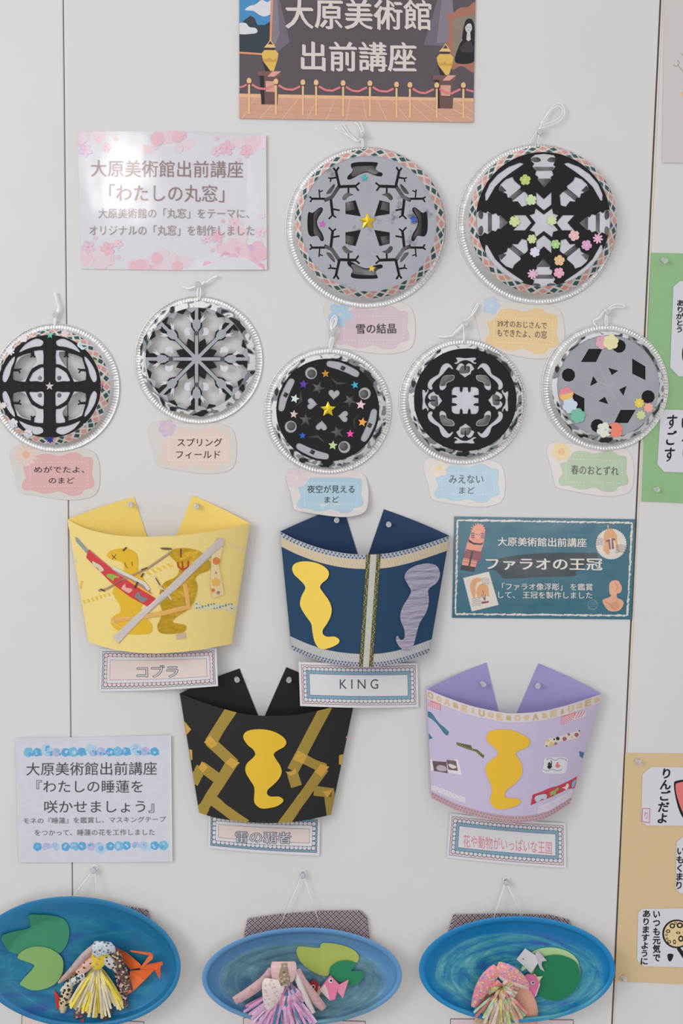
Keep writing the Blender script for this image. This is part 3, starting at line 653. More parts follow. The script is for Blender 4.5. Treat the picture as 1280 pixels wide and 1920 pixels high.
# ------------------------------------------------------------------ foil dishes with paper cut windows
NA = 1300
class Dish:
    def __init__(s, rim, tape, disc, hd, ht, tape_kind, zz, label):
        s.rim, s.tape, s.disc, s.hd, s.ht, s.z = rim, tape, disc, hd, ht, zz
        s.root = thing('foil_dish', rim[0], rim[1], label, 'craft dish', 'paper cut window dishes')
        cir = lambda c, a, r: (c[0] + r * math.cos(a), c[1] + r * math.sin(a))
        S = Sheet(); R = rim[2]; rows = []
        FL = random.Random(int(R * 10 + rim[0]))
        nf = int(R * 1.15); amp = [FL.uniform(.25, 1.0) for _ in range(nf + 1)]
        def ring(c, r, h, fl=0.0):
            row = []
            for k in range(NA):
                a = 2 * PI * k / NA; ph = k / NA * nf; aa = amp[int(ph)]
                hh = h + fl * aa * .00060 * math.sin(2 * PI * ph)
                rr = r + fl * .3 * math.sin(2 * PI * ph * .37 + 1)
                row.append(P(*cir(c, a, rr), hh))
            return row
        for r, h, fl in ((R - .6, .0008, 0), (R + .2, .0018, 0), (R, .0030, 0), (R - .8, .0036, 0), (R - 1.7, .0030, .3), (R - 2.6, .0025, .8), (R - 5.5, .0023, 1), (R - 8.5, .0026, 1), (R - 11, .0034, .8)):
            rows.append(ring(rim, r, h, fl))
        b = (rim[0], rim[1], R - 12)
        for t in (.1, .35, .7, 1.0):
            c = tuple(b[i] + (tape[i] - b[i]) * t for i in range(3)); rows.append(ring(c, c[2], .0045 + (ht - .0045) * t, .25 * (1 - t)))
        rows.append(ring(disc, disc[2] - 1, hd - .0012))
        S.grid(rows, special('foil'), closed=True)
        S.build('foil_rim', s.root, smooth=True)
        # tape band on the sloping side
        T = Sheet(); jr = random.Random(int(R))
        if tape_kind == 'harlequin':
            cr, te, pk = M(212, 206, 198, 'tape'), M(46, 84, 88, 'tape'), M(214, 150, 140, 'tape')
            rr = [[s.cone(2 * PI * k / 240, v, .0003) for k in range(240)] for v in (-.05, .5, 1.0)]
            T.grid(rr, cr, closed=True)
            n = 40; st = 2 * PI / n
            for i in range(n):
                for v, off, m_ in ((.62, 0, te if i % 2 else pk), (.08, .5, pk if i % 2 else te), (1.1, .5, pk if (i // 2) % 2 else te)):
                    a = (i + off + jr.uniform(-.08, .08)) * st; da = st * .37; dv = .34
                    pts = [(a, max(-.04, v - dv)), (a + da, v), (a, min(1.0, v + dv)), (a - da, v)]
                    if v > 1: pts = [(a, v - dv), (a + da * .72, 1.0), (a - da * .72, 1.0)]
                    T.face([s.cone(p, q, .0007) for p, q in pts], m_)
        else:
            def edge(k): return 1.0 + .22 * math.sin(k * .21) * math.sin(k * .047 + 1) + .08 * math.sin(k * .9)
            T.grid([[s.cone(2 * PI * k / 240, (-.05, .4, .75, edge(k))[q], .0004) for k in range(240)] for q in range(4)], special('camo'), closed=True)
        T.build('patterned_tape', s.root, smooth=True)
    def cone(s, a, v, dh=0.0):
        c = tuple(s.disc[i] + (s.tape[i] - s.disc[i]) * v for i in range(3))
        return P(c[0] + c[2] * math.cos(a), c[1] + c[2] * math.sin(a), s.hd + (s.ht - s.hd) * v + dh)
    def h(s, x, y):
        d = math.hypot(x - s.disc[0], y - s.disc[1]) - s.disc[2]
        t = max(0, min(1.2, d / max(4, (s.tape[2] - s.disc[2])))); return s.hd + (s.ht - s.hd) * t
    def paper(s, name, mat, holes, level=0.0, shapes=None, extra=None, label=None, rdx=0.0):
        S = Sheet(s.hd + level)
        D = circle(s.disc[0], s.disc[1], s.disc[2] + rdx, 90)
        S.add([D] if shapes is None else [s.z(p) for p in shapes], mat, 0, neg=[s.z(p) for p in holes], thick=.00025, clip=None if shapes is None else D)
        if extra: S.add(extra, mat, .5, z=s.z, thick=.00025)
        return S.build(name, s.root, label=label)
    def sticker(s, name, poly, mat, dh=.0012, label=None, extra=()):
        S = Sheet(lambda x, y: s.h(x, y) + dh)
        S.add(poly, mat, 0, z=s.z, thick=.0006, step=6)
        for p, m_ in extra: S.add(p, m_, 1, z=s.z)
        return S.build(name, s.root, label=label)
    def cord(s, lines, r=.00085, h=.006):
        S = Sheet()
        for ln in lines:
            pts = smo([(p[0], p[1], p[2] if len(p) > 2 else h) for p in ln], 6)
            S.tube([P(*s.z((x, y)), hh) for x, y, hh in pts], r * 1.2, M(236, 235, 235, 'cord'))
        return S
BLACK = M(34, 33, 34, 'paper'); BLACK2 = M(30, 29, 30, 'paper'); GREYP = M(166, 168, 174, 'stain'); GREYQ = M(168, 171, 177, 'tissue'); TRACE = M(206, 206, 212, 'tissue'); TRACE2 = M(182, 182, 189, 'tissue')

def knot(S, p, r, mat=None):
    mat = mat or M(236, 235, 235, 'cord')
    c = P(*p); S.grid([[c + Vector((r * math.cos(2 * PI * k / 8) * math.sin(a), -r * math.cos(a), r * math.sin(2 * PI * k / 8) * math.sin(a))) for k in range(8)] for a in (.05, .7, 1.4, 2.1, 3.09)], mat, closed=True)

def star_facets(S, d, x, y, R, mats, dh):
    c = d.z((x, y)); cc = P(c[0], c[1], d.h(*c) + dh + .003); pts = [d.z(p) for p in star(x, y, R, 5, .48)]
    w = [P(px, py, d.h(px, py) + dh) for px, py in pts]; w2 = [P(px, py, d.h(px, py) + dh - .0007) for px, py in pts]
    for k in range(10):
        S.face([w[k - 1], cc, w[k]], mats[k % len(mats)]); S.face([w[k - 1], w[k], w2[k], w2[k - 1]], mats[0])

# ---- A: grey snow crystal
def dish_snow():
    z = Zf(520, 180, 3.879); d = Dish((686, 426, 151.5), (693, 419, 140), (691, 419, 127.7), .024, .012, 'harlequin', z, 'large foil dish with grey snow crystal paper and black twig cut-outs')
    c = (655, 925)
    tw = []
    tw += stroke([(450, 655), (436, 595), (425, 545)], 19) + stroke([(427, 550), (406, 522)], 14) + stroke([(425, 552), (446, 517)], 14)
    tw += stroke([(436, 592), (385, 600)], 13) + stroke([(388, 600), (368, 594)], 10) + stroke([(388, 600), (384, 625)], 10)
    tw += stroke([(450, 660), (570, 656)], 22) + stroke([(566, 656), (597, 630)], 13) + stroke([(566, 656), (590, 690)], 13) + stroke([(515, 660), (517, 728)], 13)
    tw += stroke([(375, 748), (245, 747)], 17) + stroke([(252, 747), (233, 732)], 12) + stroke([(252, 747), (238, 772)], 12) + stroke([(308, 745), (302, 680)], 10) + stroke([(303, 698), (330, 688)], 9)
    tw += stroke([(388, 750), (402, 872)], 20) + stroke([(400, 866), (372, 895)], 12) + stroke([(400, 866), (426, 884)], 12) + stroke([(400, 822), (452, 832)], 13)
    stem = stroke([(450, 655), (395, 735), (340, 760)], 27)
    leaf = [sm([(355, 712), (372, 680), (412, 640), (416, 660), (390, 705)], 3), sm([(470, 742), (500, 705), (552, 718), (520, 730), (490, 760)], 3)]
    quad = [(495, 775), (568, 758), (606, 876), (494, 858)]
    bN = sm([(540, 490), (600, 480), (720, 482), (726, 500), (715, 530), (735, 550), (762, 560), (762, 580), (740, 585), (690, 572), (655, 556), (610, 566), (565, 590), (530, 607), (508, 605), (512, 582), (535, 560), (548, 540), (535, 515)], 3)
    bW = sm([(225, 845), (255, 850), (300, 815), (325, 812), (328, 838), (300, 880), (288, 920), (300, 960), (325, 1000), (338, 1045), (318, 1055), (295, 1020), (265, 1020), (240, 1020), (222, 990), (217, 920)], 3)
    holes = four(tw + stem + leaf + [quad], c) + [bN, miry(bN, 905), bW, mirx(bW, 655)]
    d.paper('grey_paper_cut', GREYP, holes, 0.0, label='grey paper cut with twig shaped holes')
    quad_in = [(500, 775), (548, 768), (562, 826), (498, 838)]
    tN = sm([(545, 520), (600, 510), (715, 508), (718, 530), (735, 556), (700, 570), (655, 548), (610, 560), (570, 585), (535, 580), (552, 545)], 3)
    tW = sm([(268, 850), (300, 820), (322, 822), (292, 880), (282, 920), (292, 965), (318, 1010), (322, 1042), (300, 1020), (268, 1010), (262, 920)], 3)
    d.paper('black_backing_paper', BLACK2, four(stroke([(446, 662), (395, 735), (345, 757)], 25, True) + leaf + [quad_in], c) + [tN, miry(tN, 905), tW, mirx(tW, 655)], -.0009, rdx=-1)
    f = M(178, 180, 186, 'tissue'); S = Sheet(d.hd); S.add(stroke([(180, 943), (600, 925), (1140, 895)], 4) + stroke([(632, 440), (650, 860), (672, 1400)], 4), f, 1, z=z, neg=holes); S.build('fold_highlight', d.root)  # highlights along the two folds, painted as paler strips
    S = Sheet(); star_facets(S, d, 655, 912, 62, [M(214, 176, 30, 'metallic'), M(240, 206, 60, 'metallic')], .0014); S.build('star_sticker', d.root, label='puffy gold star')
    for x, y, R, col, r in ((632, 595, 28, (70, 178, 180), .1), (325, 930, 27, (214, 100, 196), .15), (990, 898, 30, (50, 84, 186), .05), (686, 1254, 29, (226, 186, 82), .1)):
        d.sticker('star_sticker', star(x, y, R, 5, .46, r), M(*col, 'metallic'))
    S = d.cord([[(617, 380, .004), (613, 335, .006), (615, 296, .008)], [(615, 292, .009), (608, 262, .007), (590, 215, .006), (560, 192, .004)], [(618, 292, .009), (626, 250, .007), (612, 215, .006), (602, 190, .004)], [(612, 300, .008), (580, 330, .005), (520, 290, .004), (452, 208, .003)], [(580, 330, .005), (530, 300, .004), (420, 232, .003)], [(585, 328, .005), (520, 270, .004), (480, 205, .003)], [(625, 372, .004), (622, 330, .006), (617, 300, .008)]])
    knot(S, (*z((617, 262)), .008), .0022); S.build('hanging_string', d.root, smooth=True)
    pin(*z((616, 291)), 'clear push pin above the large grey snow crystal dish', .001)
dish_snow()

# ---- B: black eight-armed rosette with flower stickers
def dish_rosette():
    z = Zf(840, 180, 3.879); d = Dish((1007, 420, 150.5), (1017.5, 413, 138.5), (1018, 411, 126.5), .024, .012, 'harlequin', z, 'large foil dish with black eight-armed paper and pastel flower stickers')
    c = (695, 922)
    N = [(600, 452), (630, 427), (697, 420), (768, 430), (788, 462), (770, 485), (765, 503), (780, 512), (755, 545), (765, 575), (745, 588), (750, 606), (697, 663), (648, 606), (655, 590), (632, 572), (640, 545), (612, 512), (625, 492), (605, 475)]
    NW = [(365, 685), (382, 640), (420, 605), (468, 588), (480, 615), (508, 640), (528, 655), (522, 680), (560, 700), (580, 720), (572, 795), (535, 805), (505, 765), (468, 768), (462, 742), (432, 738), (425, 712), (400, 700)]
    cres = [(270, 760), (268, 715), (300, 640), (360, 570), (440, 515), (520, 485), (548, 492), (535, 505), (470, 548), (400, 600), (340, 660), (300, 730), (283, 760)]
    chev = [(640, 700), (695, 750), (750, 700), (750, 790), (695, 832), (640, 785)]
    st = [(695 + x, 922 + y) for x, y in ((0, -60), (60, -105), (68, -66), (105, -55), (60, 0), (105, 55), (68, 66), (60, 105), (0, 60), (-60, 105), (-68, 66), (-105, 55), (-60, 0), (-105, -55), (-68, -66), (-60, -105))]
    d.paper('black_paper_cut', BLACK, spin([N, chev], c) + four([NW, cres], c) + [st])
    b1 = [(622, 515), (770, 515), (757, 545), (638, 545)]; tip = [(640, 600), (756, 600), (697, 675)]; p1 = sm([(606, 452), (650, 445), (675, 468), (650, 482), (612, 476)], 3)
    dia = [(442, 735), (470, 762), (560, 690), (530, 664)]
    d.paper('tracing_paper', TRACE, spin([b1, tip, p1, mirx(p1, 697)], c) + four([dia, [(362, 684), (400, 700), (425, 690), (385, 650)]], c), -.0009, rdx=-1, label='thin white paper layer')
    for x, y, R, col in ((560, 610, 42, (188, 202, 116)), (603, 756, 42, (200, 222, 168)), (482, 912, 42, (204, 218, 152)), (754, 906, 38, (204, 222, 164)), (608, 1040, 36, (206, 216, 156)), (780, 1078, 36, (168, 208, 134)), (915, 1015, 42, (232, 186, 182)), (1006, 1085, 41, (214, 162, 196)), (630, 1135, 39, (220, 212, 230)), (808, 1196, 41, (226, 190, 142)), (805, 1286, 41, (228, 166, 190))):
        d.sticker('flower_sticker', flower(x, y, R, 5 if R > 39 else 6, .34, x * .7, .08), M(*col, 'foam'), extra=[(circle(x, y, 5, 10), M(235, 225, 190, 'foam'))])
    for x, y in ((1088, 1037), (613, 1295)): d.sticker('flower_sticker', flower(x, y, 38, 8, .66, .2), M(230, 180, 206, 'foam'), label='pink thin petalled flower')
    S = d.cord([[(658, 362, .004), (650, 330, .006), (656, 300, .009), (660, 268, .009)], [(660, 268, .009), (668, 230, .008), (700, 160, .007), (750, 85, .006), (800, 52, .006), (840, 85, .007), (842, 140, .007), (800, 190, .007), (720, 220, .008), (668, 240, .009)], [(672, 200, .007), (740, 112, .008), (790, 75, .008), (828, 92, .008), (822, 140, .008), (770, 180, .008), (690, 212, .008)], [(592, 350, .004), (610, 310, .006), (640, 268, .007), (664, 232, .008)]], r=.0007)
    knot(S, (*z((668, 238)), .009), .0025); S.build('hanging_string', d.root, smooth=True)
    pin(*z((662, 268)), 'clear push pin above the large black eight-armed dish', .001)
dish_rosette()

# ---- C: black cross at the left edge
def dish_cross():
    z = Zf(0, 540, 4.683); d = Dish((103.5, 726.5, 120.5), (98.5, 725.5, 107.5), (93, 724.5, 97), .016, .0085, 'harlequin', z, 'small foil dish with black cross window paper at the left edge')
    c = (435, 866)
    A = sm([(165, 565), (220, 495), (290, 453), (330, 445), (372, 462), (380, 482), (366, 505), (340, 513), (300, 517), (230, 538)], 3)
    B = sm([(20, 800), (36, 722), (85, 640), (128, 600), (125, 640), (100, 700), (86, 760), (62, 812), (42, 828)], 3)
    O = [(150, 612), (200, 588), (262, 572), (300, 552), (340, 546), (378, 546), (383, 600), (380, 668), (345, 672), (280, 707), (258, 745), (237, 790), (222, 824), (150, 817), (118, 806), (114, 760), (124, 700)]
    I = sm([(258, 817), (270, 780), (290, 745), (330, 715), (378, 696), (384, 750), (379, 820), (320, 818)], 3)
    holes = four([A, B, O, I], c)
    tw = stroke([(282, 548), (288, 600)], 30) + stroke([(288, 595), (268, 608)], 13) + stroke([(288, 592), (308, 608)], 14) + stroke([(112, 722), (172, 720)], 22) + stroke([(165, 720), (186, 708)], 13) + stroke([(165, 722), (176, 748)], 13)
    d.paper('black_paper_cut', BLACK, holes, extra=four(tw, c))
    tan = [sm([(112, 810), (125, 700), (180, 610), (250, 582), (300, 580), (322, 640), (290, 690), (262, 735), (240, 780), (190, 815)], 3), circle(350, 790, 20)]
    d.paper('tracing_paper', TRACE, four(tan, c) + [sm([(520, 560), (700, 590), (740, 700), (640, 720), (560, 670)], 3)], -.0009, rdx=-1, label='thin white paper layer')
    d.sticker('star_sticker', star(435, 862, 39, 5, .42), M(206, 198, 188, 'metallic'), label='silver star')
    d.sticker('star_sticker', star(438, 413, 34, 5, .46), M(92, 186, 166, 'metallic'), label='teal star')
    d.sticker('star_sticker', star(912, 850, 40, 5, .46), M(206, 62, 160, 'metallic'), label='magenta star')
    d.sticker('star_sticker', star(440, 1334, 34, 6, .56), M(52, 74, 178, 'metallic'), label='blue star')
    d.sticker('star_sticker', star(585, 1320, 30, 5, .5), M(206, 222, 224, 'metallic'))
    for x, y, R, n, dp, col in ((727, 492, 50, 5, .2, (200, 218, 222)), (570, 400, 34, 5, .3, (226, 204, 204)), (205, 442, 38, 5, .3, (220, 212, 212)), (88, 552, 42, 8, .62, (222, 222, 224)), (853, 632, 28, 8, .6, (214, 206, 130)), (880, 1086, 34, 6, .3, (214, 212, 216)), (760, 1228, 44, 8, .3, (204, 218, 220)), (245, 1280, 40, 5, .25, (218, 216, 218)), (112, 1190, 46, 6, .3, (216, 214, 220)), (30, 1030, 28, 6, .3, (222, 214, 210))):
        d.sticker('flower_sticker', flower(x, y, R, n, dp, x * .3), M(*col, 'foam'))
    S = d.cord([[(483, 325, .004), (488, 290, .006), (492, 240, .008), (500, 205, .007), (516, 180, .006), (508, 140, .006), (492, 90, .006), (477, 38, .006)], [(478, 325, .004), (480, 280, .005), (505, 230, .007), (518, 178, .008), (500, 120, .007), (486, 40, .006)]], r=.0013)
    for a in range(5): S.tube([P(*z((490 + 22 * math.cos(a * 1.25), 232 + 18 * math.sin(a * 1.25))), .006), P(*z((492, 232)), .009)], .0006, M(236, 235, 235, 'cord'))
    knot(S, (*z((516, 182)), .006), .0026); S.build('hanging_string', d.root, smooth=True)
    pin(*z((490, 232)), 'clear push pin above the black cross dish', .001)
dish_cross()

# ---- D: open snowflake with grey spokes
def dish_spokes():
    z = Zf(240, 510, 4.923); d = Dish((372, 674.5, 120), (370, 672.5, 107.5), (369, 673, 97), .013, .0075, 'camo', z, 'small foil dish with an open eight-spoke snowflake and grey strips')
    c = (632, 803); Rr = 482
    def rp(r, off, a): return (c[0] + r * math.sin(a) + off * math.cos(a), c[1] - r * math.cos(a) + off * math.sin(a))
    bl, gr, wh, dk = [], [], [], []
    bl.append([rp(120 if k % 4 == 0 else (205 if k % 4 == 2 else 165), 0, k * PI / 16) for k in range(32)])
    rnd = random.Random(2)
    for k in range(8):
        a = k * PI / 4; sgn = -1 if k in (0, 1, 7, 3) else 1
        bl += [[rp(100, -26, a), rp(250, -20, a), rp(300, -52, a), rp(350, -50, a), rp(Rr, -54 if sgn < 0 else -30, a), rp(Rr, 54 if sgn > 0 else 30, a), rp(350, 50, a), rp(300, 52, a), rp(250, 20, a), rp(100, 26, a)]]
        gr += stroke([rp(0, 0, a), rp(Rr, 0, a)], 31)
        gr += [[rp(255, 0, a), rp(285, -30, a), rp(320, -38, a), rp(352, -36, a), rp(372, -12, a), rp(372, 12, a), rp(352, 36, a), rp(320, 38, a), rp(285, 30, a)]]
        for s_ in (-1, 1):
            wh += [[rp(330, s_ * 40, a), rp(395, s_ * 96, a), rp(372, s_ * 62, a), rp(412, s_ * 70, a), rp(365, s_ * 34, a)]]
        if k % 2 == 0: dk.append(circle(*rp(238, 0, a), 22, 16))
        for s_ in (-1, 1):
            if k % 2 == 0: wh += [[rp(215, s_ * 52, a), rp(250, s_ * 66, a), rp(288, s_ * 60, a), rp(292, s_ * 96, a), rp(262, s_ * 118, a), rp(222, s_ * 104, a)]]
    for k in range(16):
        a = k * PI / 8 + PI / 16
        for q, ps in ((0, bl), (1, gr)):
            b = a + (q - .5) * PI / 16 * 1.05
            ps.append([rp(Rr + 4, -46, b), rp(Rr + 4, 46, b), rp(Rr - 22, 42, b), rp(Rr - 52, 6 + rnd.uniform(-16, 16), b), rp(Rr - 24, -42, b)])
    rg = [circle(c[0], c[1], 485, 90)]
    S = Sheet(d.hd); S.add(rg, M(120, 122, 126, 'paper'), -5, z=z, neg=[circle(c[0], c[1], 470, 90)], thick=.0003); S.build('paper_ring', d.root)
    d.paper('black_paper_cut', BLACK, [], -.0009, shapes=bl)
    d.paper('white_tissue_shapes', M(212, 211, 214, 'tissue'), [], -.0005, shapes=wh)
    d.paper('grey_paper_cut', M(172, 175, 181, 'tissue'), [], 0.0, shapes=gr)
    for q in dk:
        S = Sheet(d.hd); S.add(q, M(84, 86, 92, 'paper'), 1, z=z, thick=.0004); S.build('grey_dot', d.root)
    S = d.cord([[(648, 258, .004), (640, 200, .007), (650, 118, .009)], [(655, 258, .004), (672, 180, .007), (652, 112, .009)], [(650, 112, .009), (690, 100, .008), (750, 82, .007), (790, 48, .006), (825, 34, .006)], [(655, 125, .009), (720, 98, .008), (772, 60, .007), (820, 42, .006)], [(645, 122, .009), (600, 145, .007), (550, 148, .006), (500, 135, .006)], [(620, 130, .009), (580, 150, .007), (530, 155, .006)]], r=.0011)
    knot(S, (*z((700, 98)), .009), .0024); knot(S, (*z((630, 128)), .009), .0020); S.build('hanging_string', d.root, smooth=True)
    pin(*z((650, 118)), 'clear push pin above the eight-spoke snowflake dish', .001)
dish_spokes()

# ---- E: night sky
def dish_night():
    z = Zf(490, 570, 4.685); d = Dish((614, 769.5, 119), (615.5, 770.5, 106.8), (614.3, 769, 97), .021, .010, 'camo', z, 'small foil dish with black night sky paper, hearts and shiny star stickers')
    c = (581, 932)
    bar = sm([(570, 525), (585, 500), (640, 503), (700, 515), (800, 560), (856, 598), (852, 632), (825, 640), (740, 602), (660, 572), (585, 550)], 3)
    moon = circle(435, 607, 53, 24); chv = [(608, 643), (665, 688), (748, 690), (754, 697), (662, 710), (622, 665)]
    stp = star(497, 738, 64, 5, .36, .35); ht = heart(636, 792, 50, .08)
    holes = spin([bar, moon, chv, stp, ht], c)
    d.paper('black_paper_cut', BLACK, holes)
    d.paper('tracing_paper', TRACE2, spin([circle(440, 612, 38, 20), rota(rect(695, 545, 735, 582), (715, 563), .5), stp, chv], c), -.0009, rdx=-1, label='thin grey paper layer')
    S = Sheet(); star_facets(S, d, 585, 925, 70, [M(226, 196, 36, 'metallic'), M(240, 212, 60, 'metallic')], .0014); S.build('star_sticker', d.root, label='puffy yellow star')
    for x, y, R, col, kd in ((562, 612, 37, (186, 132, 50), 'metallic'), (368, 705, 42, (84, 54, 150), 'metallic'), (820, 712, 36, (40, 150, 178), 'metallic'), (293, 832, 42, (206, 228, 228), 'foam'), (872, 885, 45, (234, 200, 210), 'foam'), (887, 1038, 42, (240, 168, 78), 'foam'), (780, 1140, 37, (214, 62, 148), 'metallic'), (627, 1242, 43, (190, 216, 152), 'foam'), (360, 1156, 33, (40, 92, 190), 'metallic'), (284, 968, 38, (214, 190, 182), 'metallic')):
        d.sticker('star_sticker', star(x, y, R, 5, .46, (x % 7) * .1 - .3), M(*col, kd))
    S = d.cord([[(604, 408, .004), (594, 350, .006), (610, 300, .008), (618, 255, .010), (608, 200, .009), (612, 140, .008), (640, 104, .007), (662, 125, .007), (655, 175, .008), (632, 215, .009), (620, 255, .010)], [(610, 410, .004), (628, 340, .006), (630, 290, .008), (622, 250, .010)], [(600, 390, .004), (612, 330, .007), (618, 280, .009)], [(618, 250, .010), (616, 190, .009), (640, 125, .008), (650, 150, .008), (630, 205, .009)]], r=.0009)
    knot(S, (*z((620, 215)), .010), .0026); S.build('hanging_string', d.root, smooth=True)
    pin(*z((618, 258)), 'clear push pin above the night sky dish', .001)
dish_night()

# ---- F: black rose window
def dish_rose():
    z = Zf(740, 560, 4.573); d = Dish((866.2, 752.4, 118.5), (871.7, 751, 105.8), (872, 749.7, 96.7), .021, .010, 'camo', z, 'small foil dish with plain black rose window paper without stickers')
    c = (603, 873)
    side = [(-103, -108), (-88, -116), (-48, -116), (-45, -83), (-35, -68), (-25, -83), (-20, -114), (22, -114), (25, -83), (35, -68), (45, -83), (48, -116), (88, -114)]
    gear = []
    for k in range(4): gear += rotp([(c[0] + x, c[1] + y) for x, y in side], c, k)
    kid = sm([(385, 775), (384, 735), (402, 682), (432, 658), (505, 656), (508, 685), (488, 706), (445, 722), (438, 760), (410, 784)], 3)
    wav = sm([(500, 602), (480, 570), (450, 553), (412, 566), (390, 600), (375, 645), (335, 670), (298, 698), (280, 738), (290, 772), (318, 780), (322, 760), (318, 742), (345, 705), (375, 680), (408, 650), (440, 612), (465, 588), (488, 604)], 3)
    ros = [(600, 676), (575, 655), (556, 642), (549, 620), (523, 605), (535, 580), (550, 558), (575, 552), (594, 570), (598, 618), (606, 618), (609, 570), (630, 552), (655, 560), (670, 582), (682, 603), (656, 622), (650, 645), (628, 656)]
    cap = sm([(522, 508), (550, 504), (600, 509), (690, 505), (688, 527), (672, 532), (682, 546), (700, 548), (690, 560), (662, 549), (640, 534), (600, 527), (565, 538), (530, 560), (508, 552), (532, 542), (535, 528)], 3)
    d.paper('black_paper_cut', BLACK, spin([ros, cap], c) + four([kid, wav], c) + [gear])
    t1 = sm([(388, 745), (402, 686), (432, 662), (500, 660), (502, 685), (485, 702), (442, 718), (432, 745)], 3); t2 = sm([(560, 640), (550, 615), (575, 575), (600, 580), (640, 580), (640, 630), (600, 640)], 3)
    d.paper('tracing_paper', TRACE, four([t1], c) + spin([t2], c), -.0009, rdx=-1, label='thin white paper layer')
    S = Sheet(d.hd - .0009); S.add([(603, 873), (720, 770), (690, 760), (640, 830)], M(218, 218, 222, 'tissue'), 1, z=z); S.build('fold_highlight', d.root)  # fold highlight put into the colour as a paler tissue wedge
    S = d.cord([[(592, 368, .004), (588, 330, .006), (590, 250, .010), (594, 205, .009), (640, 160, .008), (680, 120, .007), (712, 60, .006), (706, 45, .006), (680, 90, .006), (650, 150, .007), (600, 195, .009)], [(598, 368, .004), (592, 300, .008), (588, 215, .010)], [(592, 210, .010), (545, 255, .007), (512, 290, .006), (490, 318, .005), (420, 326, .004), (362, 322, .004)], [(590, 222, .009), (530, 285, .006), (505, 310, .005), (430, 330, .004), (375, 326, .004)]], r=.0009)
    knot(S, (*z((598, 185)), .009), .0022); knot(S, (*z((512, 296)), .006), .0022); S.build('hanging_string', d.root, smooth=True)
    pin(*z((604, 218)), 'clear push pin above the black rose window dish', .001)
dish_rose()

# ---- G: grey disc with black shapes
def dish_spring():
    z = Zf(1000, 560, 4.571); d = Dish((1133.8, 726, 119), (1139, 726.5, 104.5), (1140, 724.5, 96.3), .021, .010, 'camo', z, 'small foil dish with grey paper, black diamonds and big pastel flowers')
    c = (640, 748)
    ci = circle(299, 655, 58, 10, tilt=.2); rh = [(405, 543), (473, 430), (590, 430), (535, 543)]; tr = [(510, 663), (547, 718), (484, 748)]
    d.paper('grey_paper_cut', GREYQ, spin([ci, rh, tr], c), label='grey paper with geometric holes')
    d.paper('black_backing_paper', BLACK2, [], -.0009, rdx=-1)
    S = Sheet(d.hd); S.add([p for a in range(4) for p in stroke([(640 - 400 * math.cos(a * PI / 4 + .3), 745 - 400 * math.sin(a * PI / 4 + .3)), (640, 745), (640 + 400 * math.cos(a * PI / 4 + .3), 745 + 400 * math.sin(a * PI / 4 + .3))], 4)], M(180, 183, 188, 'tissue'), 1, z=z, neg=spin([ci, rh, tr], c))  # fold lines with their highlight painted in lighter grey
    S.build('fold_highlight', d.root)
    def fl(x, y, R, col, n=6, dp=.2, rot=.2, extra=()): d.sticker('flower_sticker', flower(x, y, R, n, dp, rot), M(*col, 'foam'), dh=.0012 + (x % 5) * .0003, extra=extra)
    fl(590, 375, 60, (224, 168, 186), extra=[(circle(570, 355, 7, 10), M(190, 130, 170, 'foam'))]); fl(662, 372, 68, (228, 222, 172))
    fl(280, 822, 66, (228, 140, 150), extra=[([(222, 830), (338, 800), (330, 870), (270, 880), (235, 862)], M(230, 190, 110, 'foam'))])
    fl(312, 917, 66, (202, 214, 226)); fl(378, 1003, 66, (122, 188, 162))
    fl(700, 1126, 66, (236, 134, 112)); fl(605, 1125, 66, (226, 224, 208), extra=[(circle(560, 1112, 8, 10), M(150, 200, 215, 'foam')), (circle(615, 1125, 9, 10), M(150, 200, 215, 'foam'))])
    fl(905, 895, 43, (230, 204, 88), 8, .3, extra=[(circle(907, 897, 8, 10), M(240, 225, 140, 'foam'))]); fl(985, 935, 43, (234, 174, 152), 8, .3); fl(920, 998, 41, (202, 214, 152), 8, .3)
    S = d.cord([[(628, 235, .004), (632, 190, .007), (626, 125, .010)], [(620, 235, .004), (612, 190, .007), (622, 120, .010)], [(622, 118, .010), (640, 85, .008), (690, 52, .007), (760, 52, .006), (780, 66, .006), (750, 76, .006), (690, 76, .007), (640, 100, .008)], [(618, 100, .009), (585, 140, .007), (555, 172, .006), (515, 185, .006), (520, 210, .005), (545, 245, .005)], [(600, 108, .009), (570, 150, .007), (530, 178, .006), (512, 195, .005), (530, 230, .005)]], r=.0009)
    knot(S, (*z((615, 100)), .010), .0022); S.build('hanging_string', d.root, smooth=True)
    pin(*z((626, 118)), 'clear push pin above the grey diamond dish', .001)
dish_spring()

